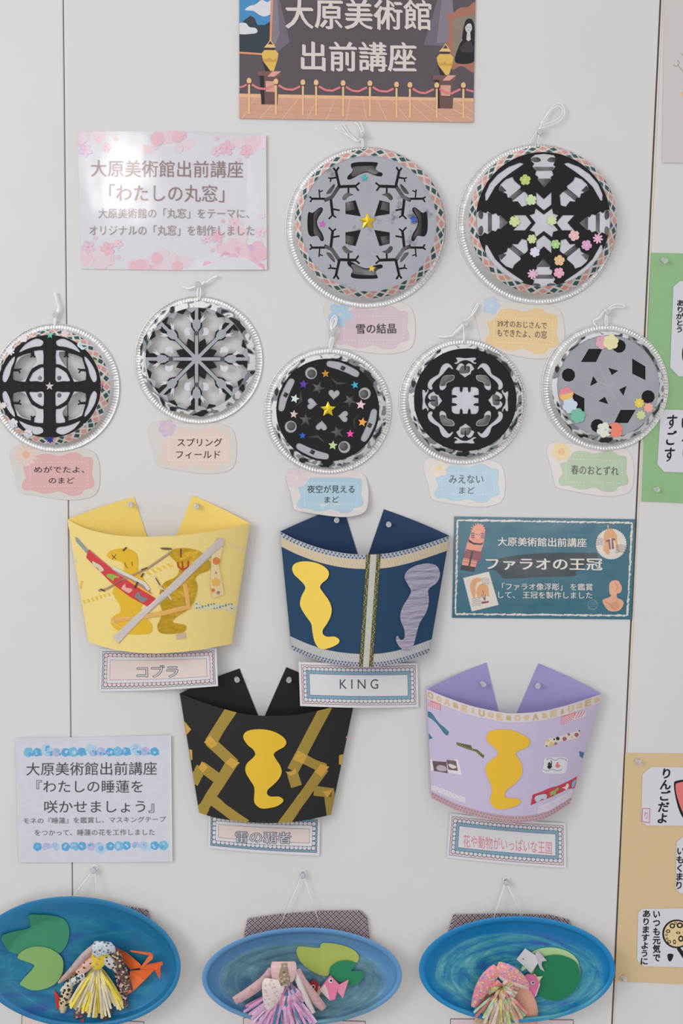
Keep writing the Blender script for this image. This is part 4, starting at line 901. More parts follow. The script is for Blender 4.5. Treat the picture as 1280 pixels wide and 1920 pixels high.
# ------------------------------------------------------------------ name tags below the dishes
TAGC = [(325, 1470), (420, 1455), (520, 1475), (600, 1450), (655, 1440), (700, 1455), (740, 1482), (800, 1490), (816, 1525), (812, 1600), (808, 1640), (825, 1690), (828, 1730), (800, 1757), (740, 1772), (710, 1810), (650, 1825), (590, 1815), (520, 1785), (450, 1802), (380, 1806), (320, 1790), (270, 1776), (220, 1780), (192, 1750), (195, 1710), (225, 1670), (215, 1620), (205, 1570), (262, 1555)]
TAGO = [(85, 1470), (110, 1400), (220, 1385), (420, 1405), (650, 1395), (760, 1415), (840, 1460), (872, 1560), (876, 1680), (862, 1770), (820, 1825), (720, 1855), (600, 1862), (450, 1845), (300, 1820), (180, 1795), (150, 1740), (132, 1650), (105, 1560)]
def name_tag(box, slope, col, rim, fl, texts, label, hf=.0011, z=None):
    if z: a = z(box[:2]); b = z(box[2:]); box = (*a, *b)
    x0, y0, x1, y1 = box
    def nm(p): return [(x0 + (x - 192) / 636 * (x1 - x0), y0 + (y - 1440) / 385 * (y1 - y0) + slope * (x - 510) / 636 * (x1 - x0)) for x, y in p]
    S = Sheet(hf)
    S.add(sm(nm(TAGO), 4), M(*rim, 'gloss'), 0, thick=.0004, step=12)
    S.add(sm(nm(TAGC), 4), M(*col, 'gloss'), 1, step=12)
    dsh = []
    for k in range(17):
        xa = 262 + k * 30
        for y in (1530, 1740): dsh += stroke(nm([(xa, y), (xa + 17, y)]), 1.1)
    for k in range(7):
        ya = 1545 + k * 28
        for x in (262, 772): dsh += stroke(nm([(x, ya), (x, ya + 16)]), 1.1)
    S.add(dsh, M(min(255, col[0] + 22), min(255, col[1] + 24), min(255, col[2] + 24), 'gloss'), 2)
    o = S.build('name_tag', label=label, cat='label', group='cloud shaped name tags')
    (fx, fy, R, n, dp, c1, c2, cr, rot) = fl
    if z: fx, fy = z((fx, fy)); R /= z.s; cr /= z.s
    Fs = Sheet(hf); Fs.add(flower(fx, fy, R, n, dp, rot), M(*c1, 'gloss'), 3, step=12); Fs.add(circle(fx, fy, cr, 18), M(*c2, 'gloss'), 4); Fs.build('printed_flower', o)
    T = Sheet(hf); ink = M(52, 44, 44, 'gloss')
    for t in texts:
        s, bx = t[0], t[1]; put_text(T, s, bx, ink, 5, t[2] if len(t) > 2 else .006, slope, z)
    T.build('lettering', o)
zC = Zf(0, 540, 4.683); zD = Zf(240, 510, 4.923); zE = Zf(490, 570, 4.685); zF = Zf(740, 560, 4.573); zG = Zf(1000, 560, 4.571)
name_tag((192, 1440, 828, 1825), 0, (216, 172, 172), (210, 206, 200), (228, 1465, 105, 13, .5, (222, 198, 186), (226, 178, 150), 32, 0), [('めがでたよ、', (300, 1566, 740, 1622)), ('のまど', (428, 1664, 652, 1716))], 'pink name tag with a cream daisy under the black cross dish', z=zC)
name_tag((298, 1435, 950, 1825), 0, (224, 204, 192), (214, 209, 203), (358, 1440, 82, 6, .3, (208, 188, 204), (222, 194, 186), 22, .3), [('スプリング', (455, 1535, 868, 1610)), ('フィールド', (445, 1652, 848, 1722))], 'peach name tag with a lilac flower under the eight-spoke dish', z=zD)
name_tag((655, 18, 1300, 402), -.012, (206, 186, 194), (214, 208, 202), (690, 88, 112, 5, .45, (172, 198, 216), (214, 205, 190), 14, .5), [('雪の結晶', (832, 175, 1182, 262), .016)], 'mauve name tag with a blue flower under the snow crystal dish', z=zE, hf=.0011)
name_tag((780, 75, 1405, 470), .045, (220, 188, 132), (208, 203, 196), (825, 62, 80, 5, .4, (178, 196, 214), (200, 205, 212), 12, .3), [('39才のおじさんで', (878, 182, 1302, 240)), ('もできたよ、の窓', (876, 258, 1302, 322))], 'orange name tag with a pale blue flower under the eight-armed dish', z=zF)
name_tag((315, 1492, 895, 1838), 0, (172, 198, 212), (216, 209, 203), (308, 1532, 96, 8, .5, (218, 200, 206), (226, 210, 190), 20, 0), [('夜空が見える', (402, 1592, 816, 1660)), ('まど', (555, 1690, 680, 1745))], 'blue name tag with a pink daisy under the night sky dish', hf=lambda x, y: .0012 + .0085 * max(0, min(1, (y - 890) / 60)), z=zE)
name_tag((340, 1415, 902, 1752), 0, (170, 197, 212), (212, 208, 202), (378, 1455, 78, 6, .3, (222, 208, 192), (228, 200, 120), 20, .2), [('みえない', (465, 1512, 758, 1584)), ('まど', (552, 1615, 685, 1672))], 'blue name tag with a cream flower under the rose window dish', z=zF)
name_tag((215, 1295, 812, 1655), .03, (170, 190, 160), (214, 206, 202), (237, 1312, 80, 6, .25, (224, 202, 148), (224, 176, 134), 30, .3), [('春のおとずれ', (322, 1425, 728, 1505))], 'green name tag with a yellow flower under the grey diamond dish', z=zG)

# ------------------------------------------------------------------ paper crowns
def table(pts, n=80):
    c = smo(pts, 10); o = []
    L = [0]
    for a, b in zip(c[:-1], c[1:]): L.append(L[-1] + math.hypot(b[0] - a[0], b[1] - a[1]))
    j = 0
    for k in range(n + 1):
        t = L[-1] * k / n
        while j < len(L) - 2 and L[j + 1] < t: j += 1
        f = (t - L[j]) / max(1e-9, L[j + 1] - L[j]); o.append(tuple(c[j][i] + (c[j + 1][i] - c[j][i]) * f for i in (0, 1)))
    return o
class Crown:
    NU, NV = 80, 12
    def __init__(s, z, top, bot, pl, il, pr, ir, mat, inmat, label, h0=.016, H=.062, Hb=.050):
        s.z = z; s.T = table(z(top)); s.B = table(z(bot)); s.h0, s.H, s.Hb = h0, H, Hb
        mid = s.T[40]; s.root = thing('paper_crown', mid[0], (mid[1] + s.B[40][1]) / 2, label, 'crown', 'paper crowns')
        S = Sheet(); n = s.NU
        rows = []
        for j in range(s.NV + 1):
            v = j / s.NV; rows.append([P(*s.uv(i / n, v), s.hh(i / n, v)) for i in range(n + 1)])
        S.grid(rows, mat)
        S.build('front_band', s.root, solid=.0004)
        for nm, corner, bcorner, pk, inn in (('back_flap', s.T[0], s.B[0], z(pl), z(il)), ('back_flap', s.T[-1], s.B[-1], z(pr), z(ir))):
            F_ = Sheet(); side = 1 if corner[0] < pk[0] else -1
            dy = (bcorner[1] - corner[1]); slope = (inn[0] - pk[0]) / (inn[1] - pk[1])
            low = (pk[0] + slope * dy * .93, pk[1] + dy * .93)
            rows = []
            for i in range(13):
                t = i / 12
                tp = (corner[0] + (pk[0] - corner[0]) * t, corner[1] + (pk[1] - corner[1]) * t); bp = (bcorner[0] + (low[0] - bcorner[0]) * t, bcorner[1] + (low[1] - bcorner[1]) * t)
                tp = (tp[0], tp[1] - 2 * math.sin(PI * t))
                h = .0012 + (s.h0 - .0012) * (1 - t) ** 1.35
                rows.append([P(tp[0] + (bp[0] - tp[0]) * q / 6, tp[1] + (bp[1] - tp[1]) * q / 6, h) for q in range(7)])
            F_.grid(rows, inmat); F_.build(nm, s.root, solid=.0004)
    def uv(s, u, v):
        f = u * s.NU; i = min(int(f), s.NU - 1); f -= i
        t = [s.T[i][k] + (s.T[i + 1][k] - s.T[i][k]) * f for k in (0, 1)]; b = [s.B[i][k] + (s.B[i + 1][k] - s.B[i][k]) * f for k in (0, 1)]
        return (t[0] + (b[0] - t[0]) * v, t[1] + (b[1] - t[1]) * v)
    def hh(s, u, v):
        g = max(0.0, math.sin(PI * max(0, min(1, u)))) ** .85
        return s.h0 + (s.H - s.h0 + (s.Hb - s.H) * v) * g
    def hf(s, x, y):
        v = .5
        for _ in range(6):
            lo, hi = 0.0, 1.0
            for _ in range(14):
                m = (lo + hi) / 2
                if s.uv(m, v)[0] < x: lo = m
                else: hi = m
            u = (lo + hi) / 2; t = s.uv(u, 0); b = s.uv(u, 1); v = max(-.1, min(1.1, (y - t[1]) / (b[1] - t[1])))
        return s.hh(u, v) + .0005
    def outline(s):
        return [s.uv(i / 80, 0) for i in range(81)] + [s.uv(i / 80, 1) for i in range(80, -1, -1)]
    def band(s, v0, v1, u0=0.0, u1=1.0, n=60):
        return [s.uv(u0 + (u1 - u0) * i / n, v0) for i in range(n + 1)] + [s.uv(u0 + (u1 - u0) * i / n, v1) for i in range(n, -1, -1)]
    def sheet(s): return Sheet(s.hf)
    def part(s, name, poly, mat, layer=1, thick=0.0, extra=(), dh=0.0, z=True, label=None, smooth=True):
        S = s.sheet(); zz = s.z if z else None
        S.add(poly, mat, layer, step=9, thick=thick, z=zz, dh=dh, clip=s.outline() if not thick else None)
        for q, (p, m_) in enumerate(extra): S.add(p, m_, layer + 1 + q * .5, step=9, z=zz, dh=dh, clip=s.outline() if not thick else None)
        return S.build(name, s.root, label=label)

def yellow_crown():
    z = Zf(110, 910, 3.368); yl = M(234, 210, 132, 'card')
    c = Crown(z, [(55, 215), (160, 268), (280, 302), (400, 319), (560, 325), (740, 318), (900, 300), (1050, 275), (1207, 240)], [(188, 985), (300, 1025), (450, 1052), (600, 1062), (750, 1054), (900, 1037), (1092, 1000)],
              (475, 73), (557, 322), (845, 64), (742, 318), yl, M(240, 208, 112, 'card'), 'pale yellow paper crown with two golden cobras and crossed tapes')
    c.part('striped_tape', [(148, 730), (380, 660), (395, 705), (150, 752)], M(236, 214, 150, 'tape'), 1, extra=[([[(150 + k * 26, 727 - k * 7.5), (162 + k * 26, 723 - k * 7.5), (174 + k * 26, 745 - k * 8), (160 + k * 26, 750 - k * 8)] for k in range(9)], M(228, 186, 70, 'tape'))])
    c.part('striped_tape', [(535, 545), (705, 485), (725, 520), (560, 592)], M(236, 214, 150, 'tape'), 1, extra=[([[(545 + k * 33, 545 - k * 12), (563 + k * 33, 539 - k * 12), (590 + k * 33, 560 - k * 12), (572 + k * 33, 568 - k * 12)] for k in range(5)], M(228, 190, 66, 'tape'))])
    g1 = sm([(304, 440), (330, 413), (390, 399), (450, 404), (487, 430), (500, 470), (500, 535), (530, 585), (568, 650), (562, 715), (518, 770), (540, 825), (580, 868), (590, 905), (570, 935), (500, 942), (420, 935), (355, 905), (328, 862), (345, 828), (388, 800), (382, 750), (352, 705), (345, 655), (378, 600), (405, 560), (412, 510), (390, 482), (330, 466)], 4)
    g2 = sm([(700, 430), (728, 403), (800, 397), (880, 412), (930, 450), (960, 500), (942, 540), (890, 558), (862, 590), (876, 640), (860, 720), (820, 780), (745, 830), (718, 865), (790, 880), (805, 900), (782, 928), (700, 938), (640, 930), (622, 890), (638, 850), (655, 800), (636, 740), (640, 665), (670, 612), (738, 580), (760, 535), (745, 490), (706, 450)], 4)
    c.part('cobra_cutout', g1, M(222, 178, 44, 'card'), 2, thick=.0006, dh=.0005, label='flat gold cobra with an x eye', extra=[(stroke([(335, 440), (362, 466)], 4) + stroke([(362, 436), (338, 468)], 4) + stroke(smo([(418, 488), (424, 510), (436, 522)], 3), 4) + stroke([(462, 482), (465, 510)], 4), M(60, 50, 30, 'card'))])
    c.part('cobra_cutout', g2, M(200, 158, 34, 'metallic'), 2, thick=.0006, dh=.0005, label='shiny gold foil cobra', extra=[(stroke(smo([(752, 485), (756, 515), (780, 530), (785, 540)], 3), 10) + stroke([(780, 480), (784, 530)], 10) + stroke(smo([(818, 475), (815, 515), (788, 530)], 3), 10), M(176, 62, 40, 'card')), ([(765, 400), (778, 400), (776, 455), (766, 455)], M(110, 84, 54, 'card'))])
    tp = dict(dh=.0012)
    c.part('grey_tape', [(104, 325), (118, 332), (182, 405), (178, 432), (150, 400), (110, 355)], M(140, 152, 150, 'tape'), 1, **tp)
    c.part('red_tape', [(172, 455), (190, 404), (330, 525), (470, 625), (612, 715), (605, 745), (565, 768), (450, 705), (330, 615)], M(204, 62, 66, 'tape'), 2, dh=.0012, label='red tape with animal silhouettes',
           extra=[([sm([(212, 478), (235, 490), (262, 505), (285, 535), (262, 545), (245, 520), (222, 515)], 3)], M(206, 202, 172, 'tape')), ([sm([(300, 570), (325, 558), (385, 580), (352, 585), (345, 605), (325, 590)], 3)], M(150, 176, 70, 'tape')), ([sm([(395, 650), (420, 620), (425, 645), (465, 655), (445, 680), (415, 665)], 3)], M(222, 170, 150, 'tape')), ([sm([(480, 700), (505, 672), (520, 700), (562, 715), (530, 740), (500, 720)], 3)], M(128, 128, 128, 'tape'))])
    c.part('brown_tape', [(175, 450), (200, 410), (330, 520), (460, 585), (560, 640), (590, 690), (440, 590), (300, 545)], M(176, 132, 128, 'tape'), 1, dh=.0011)
    c.part('brown_tape', stroke([(250, 665), (300, 655), (440, 580), (560, 525), (712, 420)], 13), M(168, 138, 108, 'tape'), 4, dh=.0014, extra=[(stroke([(262, 655), (290, 668)], 9) + stroke([(350, 628), (420, 590)], 4) + stroke([(520, 535), (560, 520)], 8) + stroke([(480, 650), (500, 610)], 12) + stroke([(520, 580), (535, 555)], 10), M(80, 62, 54, 'tape'))])
    c.part('white_tape', stroke([(340, 520), (450, 575), (540, 620), (570, 660)], 20), M(214, 206, 190, 'tape'), 5, dh=.0014)
    c.part('thin_tape', stroke([(605, 572), (640, 640), (690, 690), (712, 722)], 11), M(212, 196, 172, 'tape'), 5, dh=.0014, extra=[(stroke([(612, 585), (640, 632)], 6) + stroke([(655, 660), (668, 675)], 5), M(76, 60, 54, 'tape'))])
    c.part('dark_patch', sm([(640, 396), (680, 393), (718, 400), (700, 408), (660, 406)], 3), M(112, 92, 66, 'tape'), 4, dh=.0014); c.part('dark_patch', [(400, 410), (425, 388), (432, 394), (410, 416)], M(86, 70, 54, 'tape'), 4, dh=.0014)
    c.part('orange_tape', stroke([(330, 852), (480, 840), (640, 812), (818, 768), (808, 690), (795, 620)], 28), M(224, 170, 92, 'tape'), 5, dh=.0014, extra=[(stroke([(330, 845), (480, 832), (640, 806), (818, 762)], 3) + stroke([(330, 858), (480, 848), (640, 820)], 3) + stroke([(800, 700), (788, 630)], 3) + stroke([(335, 860), (420, 915)], 6), M(236, 196, 130, 'tape'))])
    c.part('lavender_tape', [(340, 958), (1010, 335), (1042, 335), (1040, 380), (375, 1000)], M(200, 190, 184, 'tape'), 6, dh=.0019, label='long diagonal lavender tape')
    c.part('floral_tape', [(965, 440), (1040, 345), (1030, 420), (1010, 500), (1045, 690), (975, 712), (958, 620)], M(230, 206, 154, 'tape'), 4, dh=.0014, extra=[(circle(995, 478, 24, 14), M(218, 128, 66, 'tape')), (circle(975, 663, 12, 12), M(216, 120, 62, 'tape')), (circle(1008, 678, 11, 12), M(150, 132, 112, 'tape')), (flower(993, 612, 30, 5, .3), M(230, 182, 92, 'tape')), ([(985, 558), (1000, 558), (993, 540)], M(140, 140, 110, 'tape'))])
    c.part('dotted_tape', [(860, 735), (885, 735), (900, 765), (990, 750), (1095, 750), (1128, 765), (1090, 815), (1065, 788), (960, 782), (880, 788), (855, 765)], M(214, 208, 170, 'tape'), 2, extra=[([circle(870 + (k * 37) % 240, 748 + (k * 23) % 34, 5, 8) for k in range(20)], M(80, 130, 150, 'tape'))])
    c.part('pale_tape', [(1080, 370), (1100, 362), (1175, 408), (1160, 428)], M(226, 204, 156, 'tape'), 2); c.part('mauve_patch', [(740, 940), (802, 930), (806, 968), (745, 976)], M(206, 176, 150, 'tape'), 2)
    c.part('orange_patch', [(128, 640), (142, 600), (155, 605), (140, 660)], M(230, 182, 90, 'tape'), 2); c.part('grey_patch', [(85, 470), (112, 464), (114, 478), (95, 498)], M(206, 204, 172, 'tape'), 2)
    pin(*z((457, 118)), 'clear push pin in the left flap of the yellow crown', .0022); pin(*z((874, 128)), 'clear push pin in the right flap of the yellow crown', .0022)
yellow_crown()

def dots(c, v0, v1, rows, n, r, u0=0.0, u1=1.0):
    o = []
    for j in range(rows):
        for i in range(n):
            u = u0 + (u1 - u0) * (i + .5 + .5 * (j % 2)) / n; v = v0 + (v1 - v0) * (j + .5) / rows
            if u > .995: continue
            x, y = c.uv(u, v); o.append(circle(x, y, r, 7))
    return o
def hatch(c, v0, v1, n, du, w=1.0):
    o = []
    for i in range(n):
        u = i / n
        if u + du > 1: continue
        o.append([c.uv(u, v0), c.uv(u + .35 / n, v0), c.uv(u + du + .35 / n, v1), c.uv(u + du, v1)])
    return o

def blue_crown():
    z = Zf(500, 930, 3.5556); bl = M(34, 66, 96, 'card')
    c = Crown(z, [(88, 237), (200, 292), (350, 346), (500, 379), (640, 390), (800, 383), (950, 352), (1080, 312), (1217, 265)], [(165, 1025), (300, 1082), (450, 1122), (640, 1140), (800, 1130), (950, 1092), (1083, 1045)],
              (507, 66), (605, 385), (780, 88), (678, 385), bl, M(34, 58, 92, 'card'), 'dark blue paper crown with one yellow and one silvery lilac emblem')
    do = M(86, 96, 112, 'tape')
    c.part('dotted_tape', c.band(0, .045), M(176, 180, 188, 'tape'), 1, z=False, extra=[(dots(c, .002, .044, 2, 46, 1.9), do)], label='grey tape with dark dots')
    c.part('cream_tape', c.band(.045, .128), M(208, 192, 164, 'tape'), 1, z=False, extra=[(hatch(c, .05, .125, 60, .02), M(198, 182, 152, 'tape'))])
    c.part('striped_tape', c.band(.885, .957), M(176, 176, 180, 'tape'), 1, z=False, extra=[(hatch(c, .888, .955, 55, .025), M(200, 198, 188, 'tape'))])
    c.part('dotted_tape', c.band(.957, 1.0), M(172, 176, 184, 'tape'), 1, z=False, extra=[(dots(c, .958, .999, 2, 44, 1.9), do)])
    rnd = random.Random(4); ol = M(84, 82, 44, 'tape'); cr = M(188, 182, 140, 'tape')
    for (x0, x1, y0, y1) in ((677, 627, 388, 1140), (746, 693, 386, 1140)):
        q = []
        for k in range(70):
            t = (k + .5) / 70; q.append(circle(x0 + (x1 - x0) * t + rnd.uniform(-9, 9), y0 + (y1 - y0) * t, 3.6, 7))
        c.part('olive_tape', [(x0 - 13, y0), (x0 + 13, y0), (x1 + 13, y1), (x1 - 13, y1)], ol, 4, extra=[(q, cr)], dh=.0003, label='olive tape with pale dots')
    c.part('pale_tape', [(690, 388), (734, 386), (680, 1140), (640, 1140)], M(190, 190, 178, 'tape'), 4, dh=.0002)
    e1 = sm([(169, 480), (190, 450), (240, 437), (300, 440), (360, 458), (403, 490), (414, 522), (400, 555), (370, 580), (355, 610), (380, 650), (415, 700), (432, 750), (426, 800), (402, 850), (375, 890), (372, 915), (385, 932), (410, 940), (450, 938), (480, 955), (481, 978), (450, 1000), (400, 1018), (365, 1020), (335, 1000), (315, 960), (303, 900), (295, 850), (260, 800), (230, 750), (221, 710), (235, 660), (256, 620), (248, 590), (210, 550), (180, 520)], 4)
    e2 = sm([(918, 545), (930, 505), (970, 475), (1020, 457), (1080, 450), (1130, 465), (1153, 505), (1150, 545), (1130, 580), (1097, 605), (1075, 630), (1080, 680), (1078, 720), (1060, 780), (1022, 840), (1005, 890), (990, 950), (975, 1000), (950, 1025), (915, 1028), (880, 1000), (862, 965), (862, 940), (874, 932), (886, 955), (905, 958), (918, 940), (915, 890), (892, 830), (890, 790), (905, 740), (935, 690), (957, 650), (960, 628), (940, 590)], 4)
    c.part('snake_emblem', e1, M(242, 206, 88, 'foam'), 2, thick=.0022, dh=.0022, label='yellow foam emblem')
    c.part('snake_emblem', e2, special('pearl'), 2, thick=.0022, dh=.0022, label='silvery lilac foil emblem')
    pin(*z((466, 158)), 'clear push pin in the left flap of the blue crown', .0022); pin(*z((811, 185)), 'clear push pin in the right flap of the blue crown', .0022)
blue_crown()

def black_crown():
    z = Zf(320, 1230, 3.5556); bk = M(38, 37, 37, 'card')
    c = Crown(z, [(60, 250), (200, 303), (350, 352), (500, 388), (640, 399), (800, 396), (950, 372), (1080, 338), (1226, 290)], [(190, 1045), (300, 1078), (450, 1102), (600, 1113), (750, 1111), (900, 1094), (1067, 1058)],
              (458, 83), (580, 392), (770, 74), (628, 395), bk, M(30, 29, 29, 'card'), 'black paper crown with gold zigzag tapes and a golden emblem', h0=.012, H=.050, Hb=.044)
    go = M(160, 134, 56, 'tape'); gb = M(204, 158, 66, 'tape')
    def zig(pts, w): c.part('gold_tape', stroke(pts, w), go, 1)
    zig([(412, 345), (265, 578)], 80); zig([(258, 566), (425, 722)], 74); zig([(415, 700), (190, 1060)], 80); zig([(200, 735), (315, 818)], 72); zig([(205, 740), (148, 850)], 70); zig([(285, 965), (500, 1125)], 72)
    zig([(1040, 330), (812, 765)], 78); zig([(850, 665), (1025, 752)], 72); zig([(1020, 745), (745, 1130)], 74); zig([(806, 765), (838, 870)], 74); zig([(955, 898), (1085, 915)], 66); zig([(1055, 905), (1075, 1060)], 72)
    for p in ([(222, 575), (262, 528), (312, 585), (272, 618)], [(362, 712), (400, 675), (460, 712), (415, 752)], [(185, 745), (208, 702), (250, 742), (212, 782)], [(812, 690), (850, 628), (910, 665), (880, 720)], [(960, 772), (998, 718), (1056, 738), (1005, 808)], [(764, 770), (802, 775), (832, 745), (838, 780), (800, 800)], [(1012, 905), (1080, 890), (1045, 945)]):
        c.part('gold_patch', p, gb, 4)
    for p in ([(92, 435), (136, 490), (106, 525)], [(122, 622), (142, 626), (144, 692), (136, 695)], [(1192, 500), (1190, 552), (1165, 546)], [(1122, 662), (1158, 652), (1150, 728), (1120, 722)]): c.part('gold_patch', p, gb, 2)
    e = sm([(483, 542), (500, 507), (550, 491), (620, 490), (690, 506), (748, 540), (770, 575), (755, 605), (712, 630), (686, 655), (702, 690), (728, 730), (739, 775), (720, 820), (682, 860), (650, 888), (641, 908), (646, 926), (668, 938), (720, 938), (748, 955), (745, 975), (710, 1000), (660, 1013), (610, 1017), (575, 1000), (555, 965), (557, 880), (530, 830), (503, 785), (497, 745), (512, 712), (545, 682), (563, 655), (550, 625), (510, 590)], 4)
    c.part('snake_emblem', e, M(226, 184, 52, 'card'), 3, thick=.0008, dh=.0008, label='golden card emblem')
    pin(*z((438, 150)), 'clear push pin in the left flap of the black crown', .0022, tilt=(0, .2)); pin(*z((789, 152)), 'clear push pin in the right flap of the black crown', .0022)
black_crown()

def purple_crown():
    z = Zf(780, 1220, 3.4595); pu = M(194, 184, 208, 'card')
    c = Crown(z, [(68, 250), (200, 304), (350, 356), (500, 390), (620, 407), (800, 395), (950, 362), (1080, 322), (1202, 280)], [(100, 955), (250, 1030), (400, 1078), (550, 1108), (700, 1114), (850, 1082), (1000, 988)],
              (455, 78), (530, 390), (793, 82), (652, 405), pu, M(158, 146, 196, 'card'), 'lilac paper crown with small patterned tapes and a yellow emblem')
    o = c.part('letter_tape', c.band(0, .085), M(212, 204, 204, 'tape'), 1, z=False, label='pale tape printed with gold letters')
    T = Sheet(c.hf); gold = M(214, 186, 140, 'tape'); gold2 = M(200, 172, 122, 'tape')
    letters = 'OoAaEiUuEeOoAaEiUuEe'
    for i, ch in enumerate(letters):
        u = (i + .4) / 19.8
        x, y = c.uv(u, .044); w = 5.0 * (1.0 if ch.isupper() else .8); hgt = 5.6 * (1.0 if ch.isupper() else .75)
        x2, y2 = c.uv(min(1, u + .01), .044); sl = (y2 - y) / max(.01, x2 - x)
        put_text(T, ch, (x - w * (.35 if ch == 'i' else 1), y - hgt - sl * w, x + w * (.35 if ch == 'i' else 1), y + hgt - sl * w), gold if i % 3 else gold2, 5, .04, sl)
    T.build('lettering', o)
    pink = M(218, 130, 146, 'tape'); wht = M(220, 210, 212, 'tape'); tl = M(64, 116, 142, 'tape')
    grid = lambda x0, y0, n, m, dx, dy, sx, sy: [rect(x0 + i * dx + sx * j, y0 + j * dy + sy * i, x0 + i * dx + sx * j + dx * .62, y0 + j * dy + sy * i + dy * .62) for i in range(n) for j in range(m)]
    c.part('checked_tape', [(66, 330), (90, 335), (95, 318), (160, 345), (156, 390), (68, 358)], pink, 2, extra=[(grid(72, 332, 7, 4, 12, 11, 0, 3), wht)])
    c.part('teal_tape', [(75, 392), (95, 400), (212, 528), (206, 548), (192, 548), (73, 425)], tl, 2, extra=[([circle(85 + k * 6, 412 + k * 6.4 + (k % 3) * 5 - 4, 2.2, 6) for k in range(20)], M(110, 150, 170, 'tape'))])
    c.part('teal_tape', [(80, 533), (106, 568), (82, 575)], tl, 2)
    c.part('olive_tape', [(260, 594), (355, 614), (362, 636), (395, 642), (442, 680), (434, 697), (385, 655), (335, 640), (264, 612)], M(96, 96, 56, 'tape'), 2, extra=[([circle(272 + k * 13, 606 + k * 5.6, 3.4, 7) for k in range(13)], M(180, 172, 120, 'tape'))])
    c.part('photo_sticker', [(92, 705), (272, 706), (298, 806), (94, 778)], M(218, 214, 216, 'tape'), 2, label='white strip of two tiny photos', extra=[([(104, 715), (196, 722), (204, 795), (115, 780)], M(104, 84, 84, 'tape')), ([(196, 708), (258, 715), (270, 780), (208, 772)], M(120, 92, 92, 'tape')), (sm([(130, 760), (150, 742), (190, 752), (195, 780), (150, 780)], 3) , M(176, 168, 170, 'tape')), (sm([(210, 735), (240, 740), (262, 755), (240, 765), (215, 752)], 3), M(214, 204, 206, 'tape'))])
    c.part('dotted_tape', [(98, 868), (200, 905), (322, 955), (318, 990), (210, 950), (100, 905)], M(212, 206, 214, 'tape'), 2, extra=[([circle(108 + k * 14, 884 + k * 5.6 + (k % 3 - 1) * 12, 2.6, 6) for k in range(15)], M(184, 144, 168, 'tape'))])
    c.part('mauve_tape', c.band(.942, 1.0), M(186, 156, 160, 'tape'), 2, z=False, extra=[(dots(c, .945, .998, 2, 46, 1.5), M(160, 124, 130, 'tape'))])
    c.part('checked_tape', [(945, 425), (1042, 396), (1012, 452), (938, 480)], pink, 2, extra=[(grid(948, 432, 6, 4, 13, 12, -3, -4), wht)])
    c.part('striped_tape', [(1042, 396), (1104, 388), (1092, 428), (1012, 452)], wht, 3, extra=[([[(1030 + k * 18, 440 - k * 4), (1036 + k * 18, 438 - k * 4), (1062 + k * 18, 394 - k * 2), (1055 + k * 18, 395 - k * 2)] for k in range(3)], M(204, 96, 110, 'tape'))])
    c.part('floral_tape', [(846, 575), (1062, 515), (1056, 562), (824, 628)], M(216, 206, 196, 'tape'), 2, extra=[([circle(918, 570, 12, 12), circle(895, 575, 6, 8), circle(845, 618, 5, 8), circle(1058, 520, 5, 8)], M(50, 44, 48, 'tape')), ([circle(962, 572, 14, 12), circle(1040, 546, 14, 12), circle(990, 544, 8, 10), circle(905, 603, 9, 10)], M(168, 92, 92, 'tape')), ([circle(878, 606, 13, 12), circle(855, 583, 9, 10), circle(1010, 560, 6, 10)], M(222, 186, 96, 'tape'))])
    c.part('teal_tape', [(1056, 653), (1090, 660), (1080, 697), (1062, 688)], tl, 2)
    cur = stroke(smo([(845, 708), (870, 698), (900, 712), (930, 698), (965, 705), (975, 715)], 4), 4) + stroke(smo([(822, 770), (850, 780), (880, 768), (915, 780), (945, 770)], 4), 4)
    c.part('vase_sticker', sm([(835, 700), (905, 690), (975, 694), (980, 720), (968, 790), (900, 798), (820, 790), (826, 740)], 3), M(216, 212, 218, 'tape'), 2, label='white sticker with a black vase', extra=[(cur, M(150, 146, 152, 'tape')), (sm([(852, 735), (858, 745), (868, 742), (878, 748), (880, 718), (872, 712), (876, 735), (864, 722)], 2) , M(52, 50, 54, 'tape')), (sm([(855, 745), (875, 745), (880, 755), (862, 768), (850, 755)], 3), M(36, 34, 38, 'tape')), (sm([(905, 742), (916, 722), (924, 738), (935, 745), (920, 760), (902, 752)], 3), M(218, 120, 120, 'tape'))])
    c.part('red_tape', [(755, 935), (1042, 815), (1032, 890), (742, 1003)], M(188, 62, 80, 'tape'), 2, label='red tape with animal silhouettes', extra=[(sm([(768, 960), (780, 942), (830, 930), (848, 940), (840, 965), (815, 962), (790, 985), (778, 980)], 3), M(186, 196, 208, 'tape')), (sm([(868, 920), (900, 902), (918, 886), (924, 900), (908, 915), (898, 948), (888, 930), (874, 942)], 3), M(150, 172, 92, 'tape')), (sm([(945, 890), (968, 880), (975, 862), (990, 868), (985, 890), (970, 905), (965, 895)], 3), M(222, 208, 202, 'tape')), (sm([(1008, 862), (1028, 838), (1036, 840), (1025, 880), (1012, 888)], 3), M(132, 172, 200, 'tape'))])
    c.part('dotted_tape', [(790, 1012), (1012, 900), (1004, 965), (870, 1040), (780, 1060)], M(206, 198, 210, 'tape'), 1, extra=[([circle(800 + k * 13, 1028 - k * 6 + (k % 3) * 8, 2.4, 6) for k in range(15)], M(184, 148, 170, 'tape'))])
    e = sm([(457, 562), (475, 527), (530, 513), (600, 514), (670, 535), (728, 570), (737, 600), (712, 630), (662, 650), (646, 672), (670, 710), (687, 755), (682, 808), (642, 860), (592, 900), (573, 930), (580, 950), (610, 957), (658, 962), (678, 980), (660, 1000), (610, 1020), (550, 1030), (510, 1020), (482, 988), (480, 960), (492, 900), (472, 840), (450, 785), (455, 745), (490, 708), (525, 682), (527, 655), (500, 622), (466, 592)], 4)
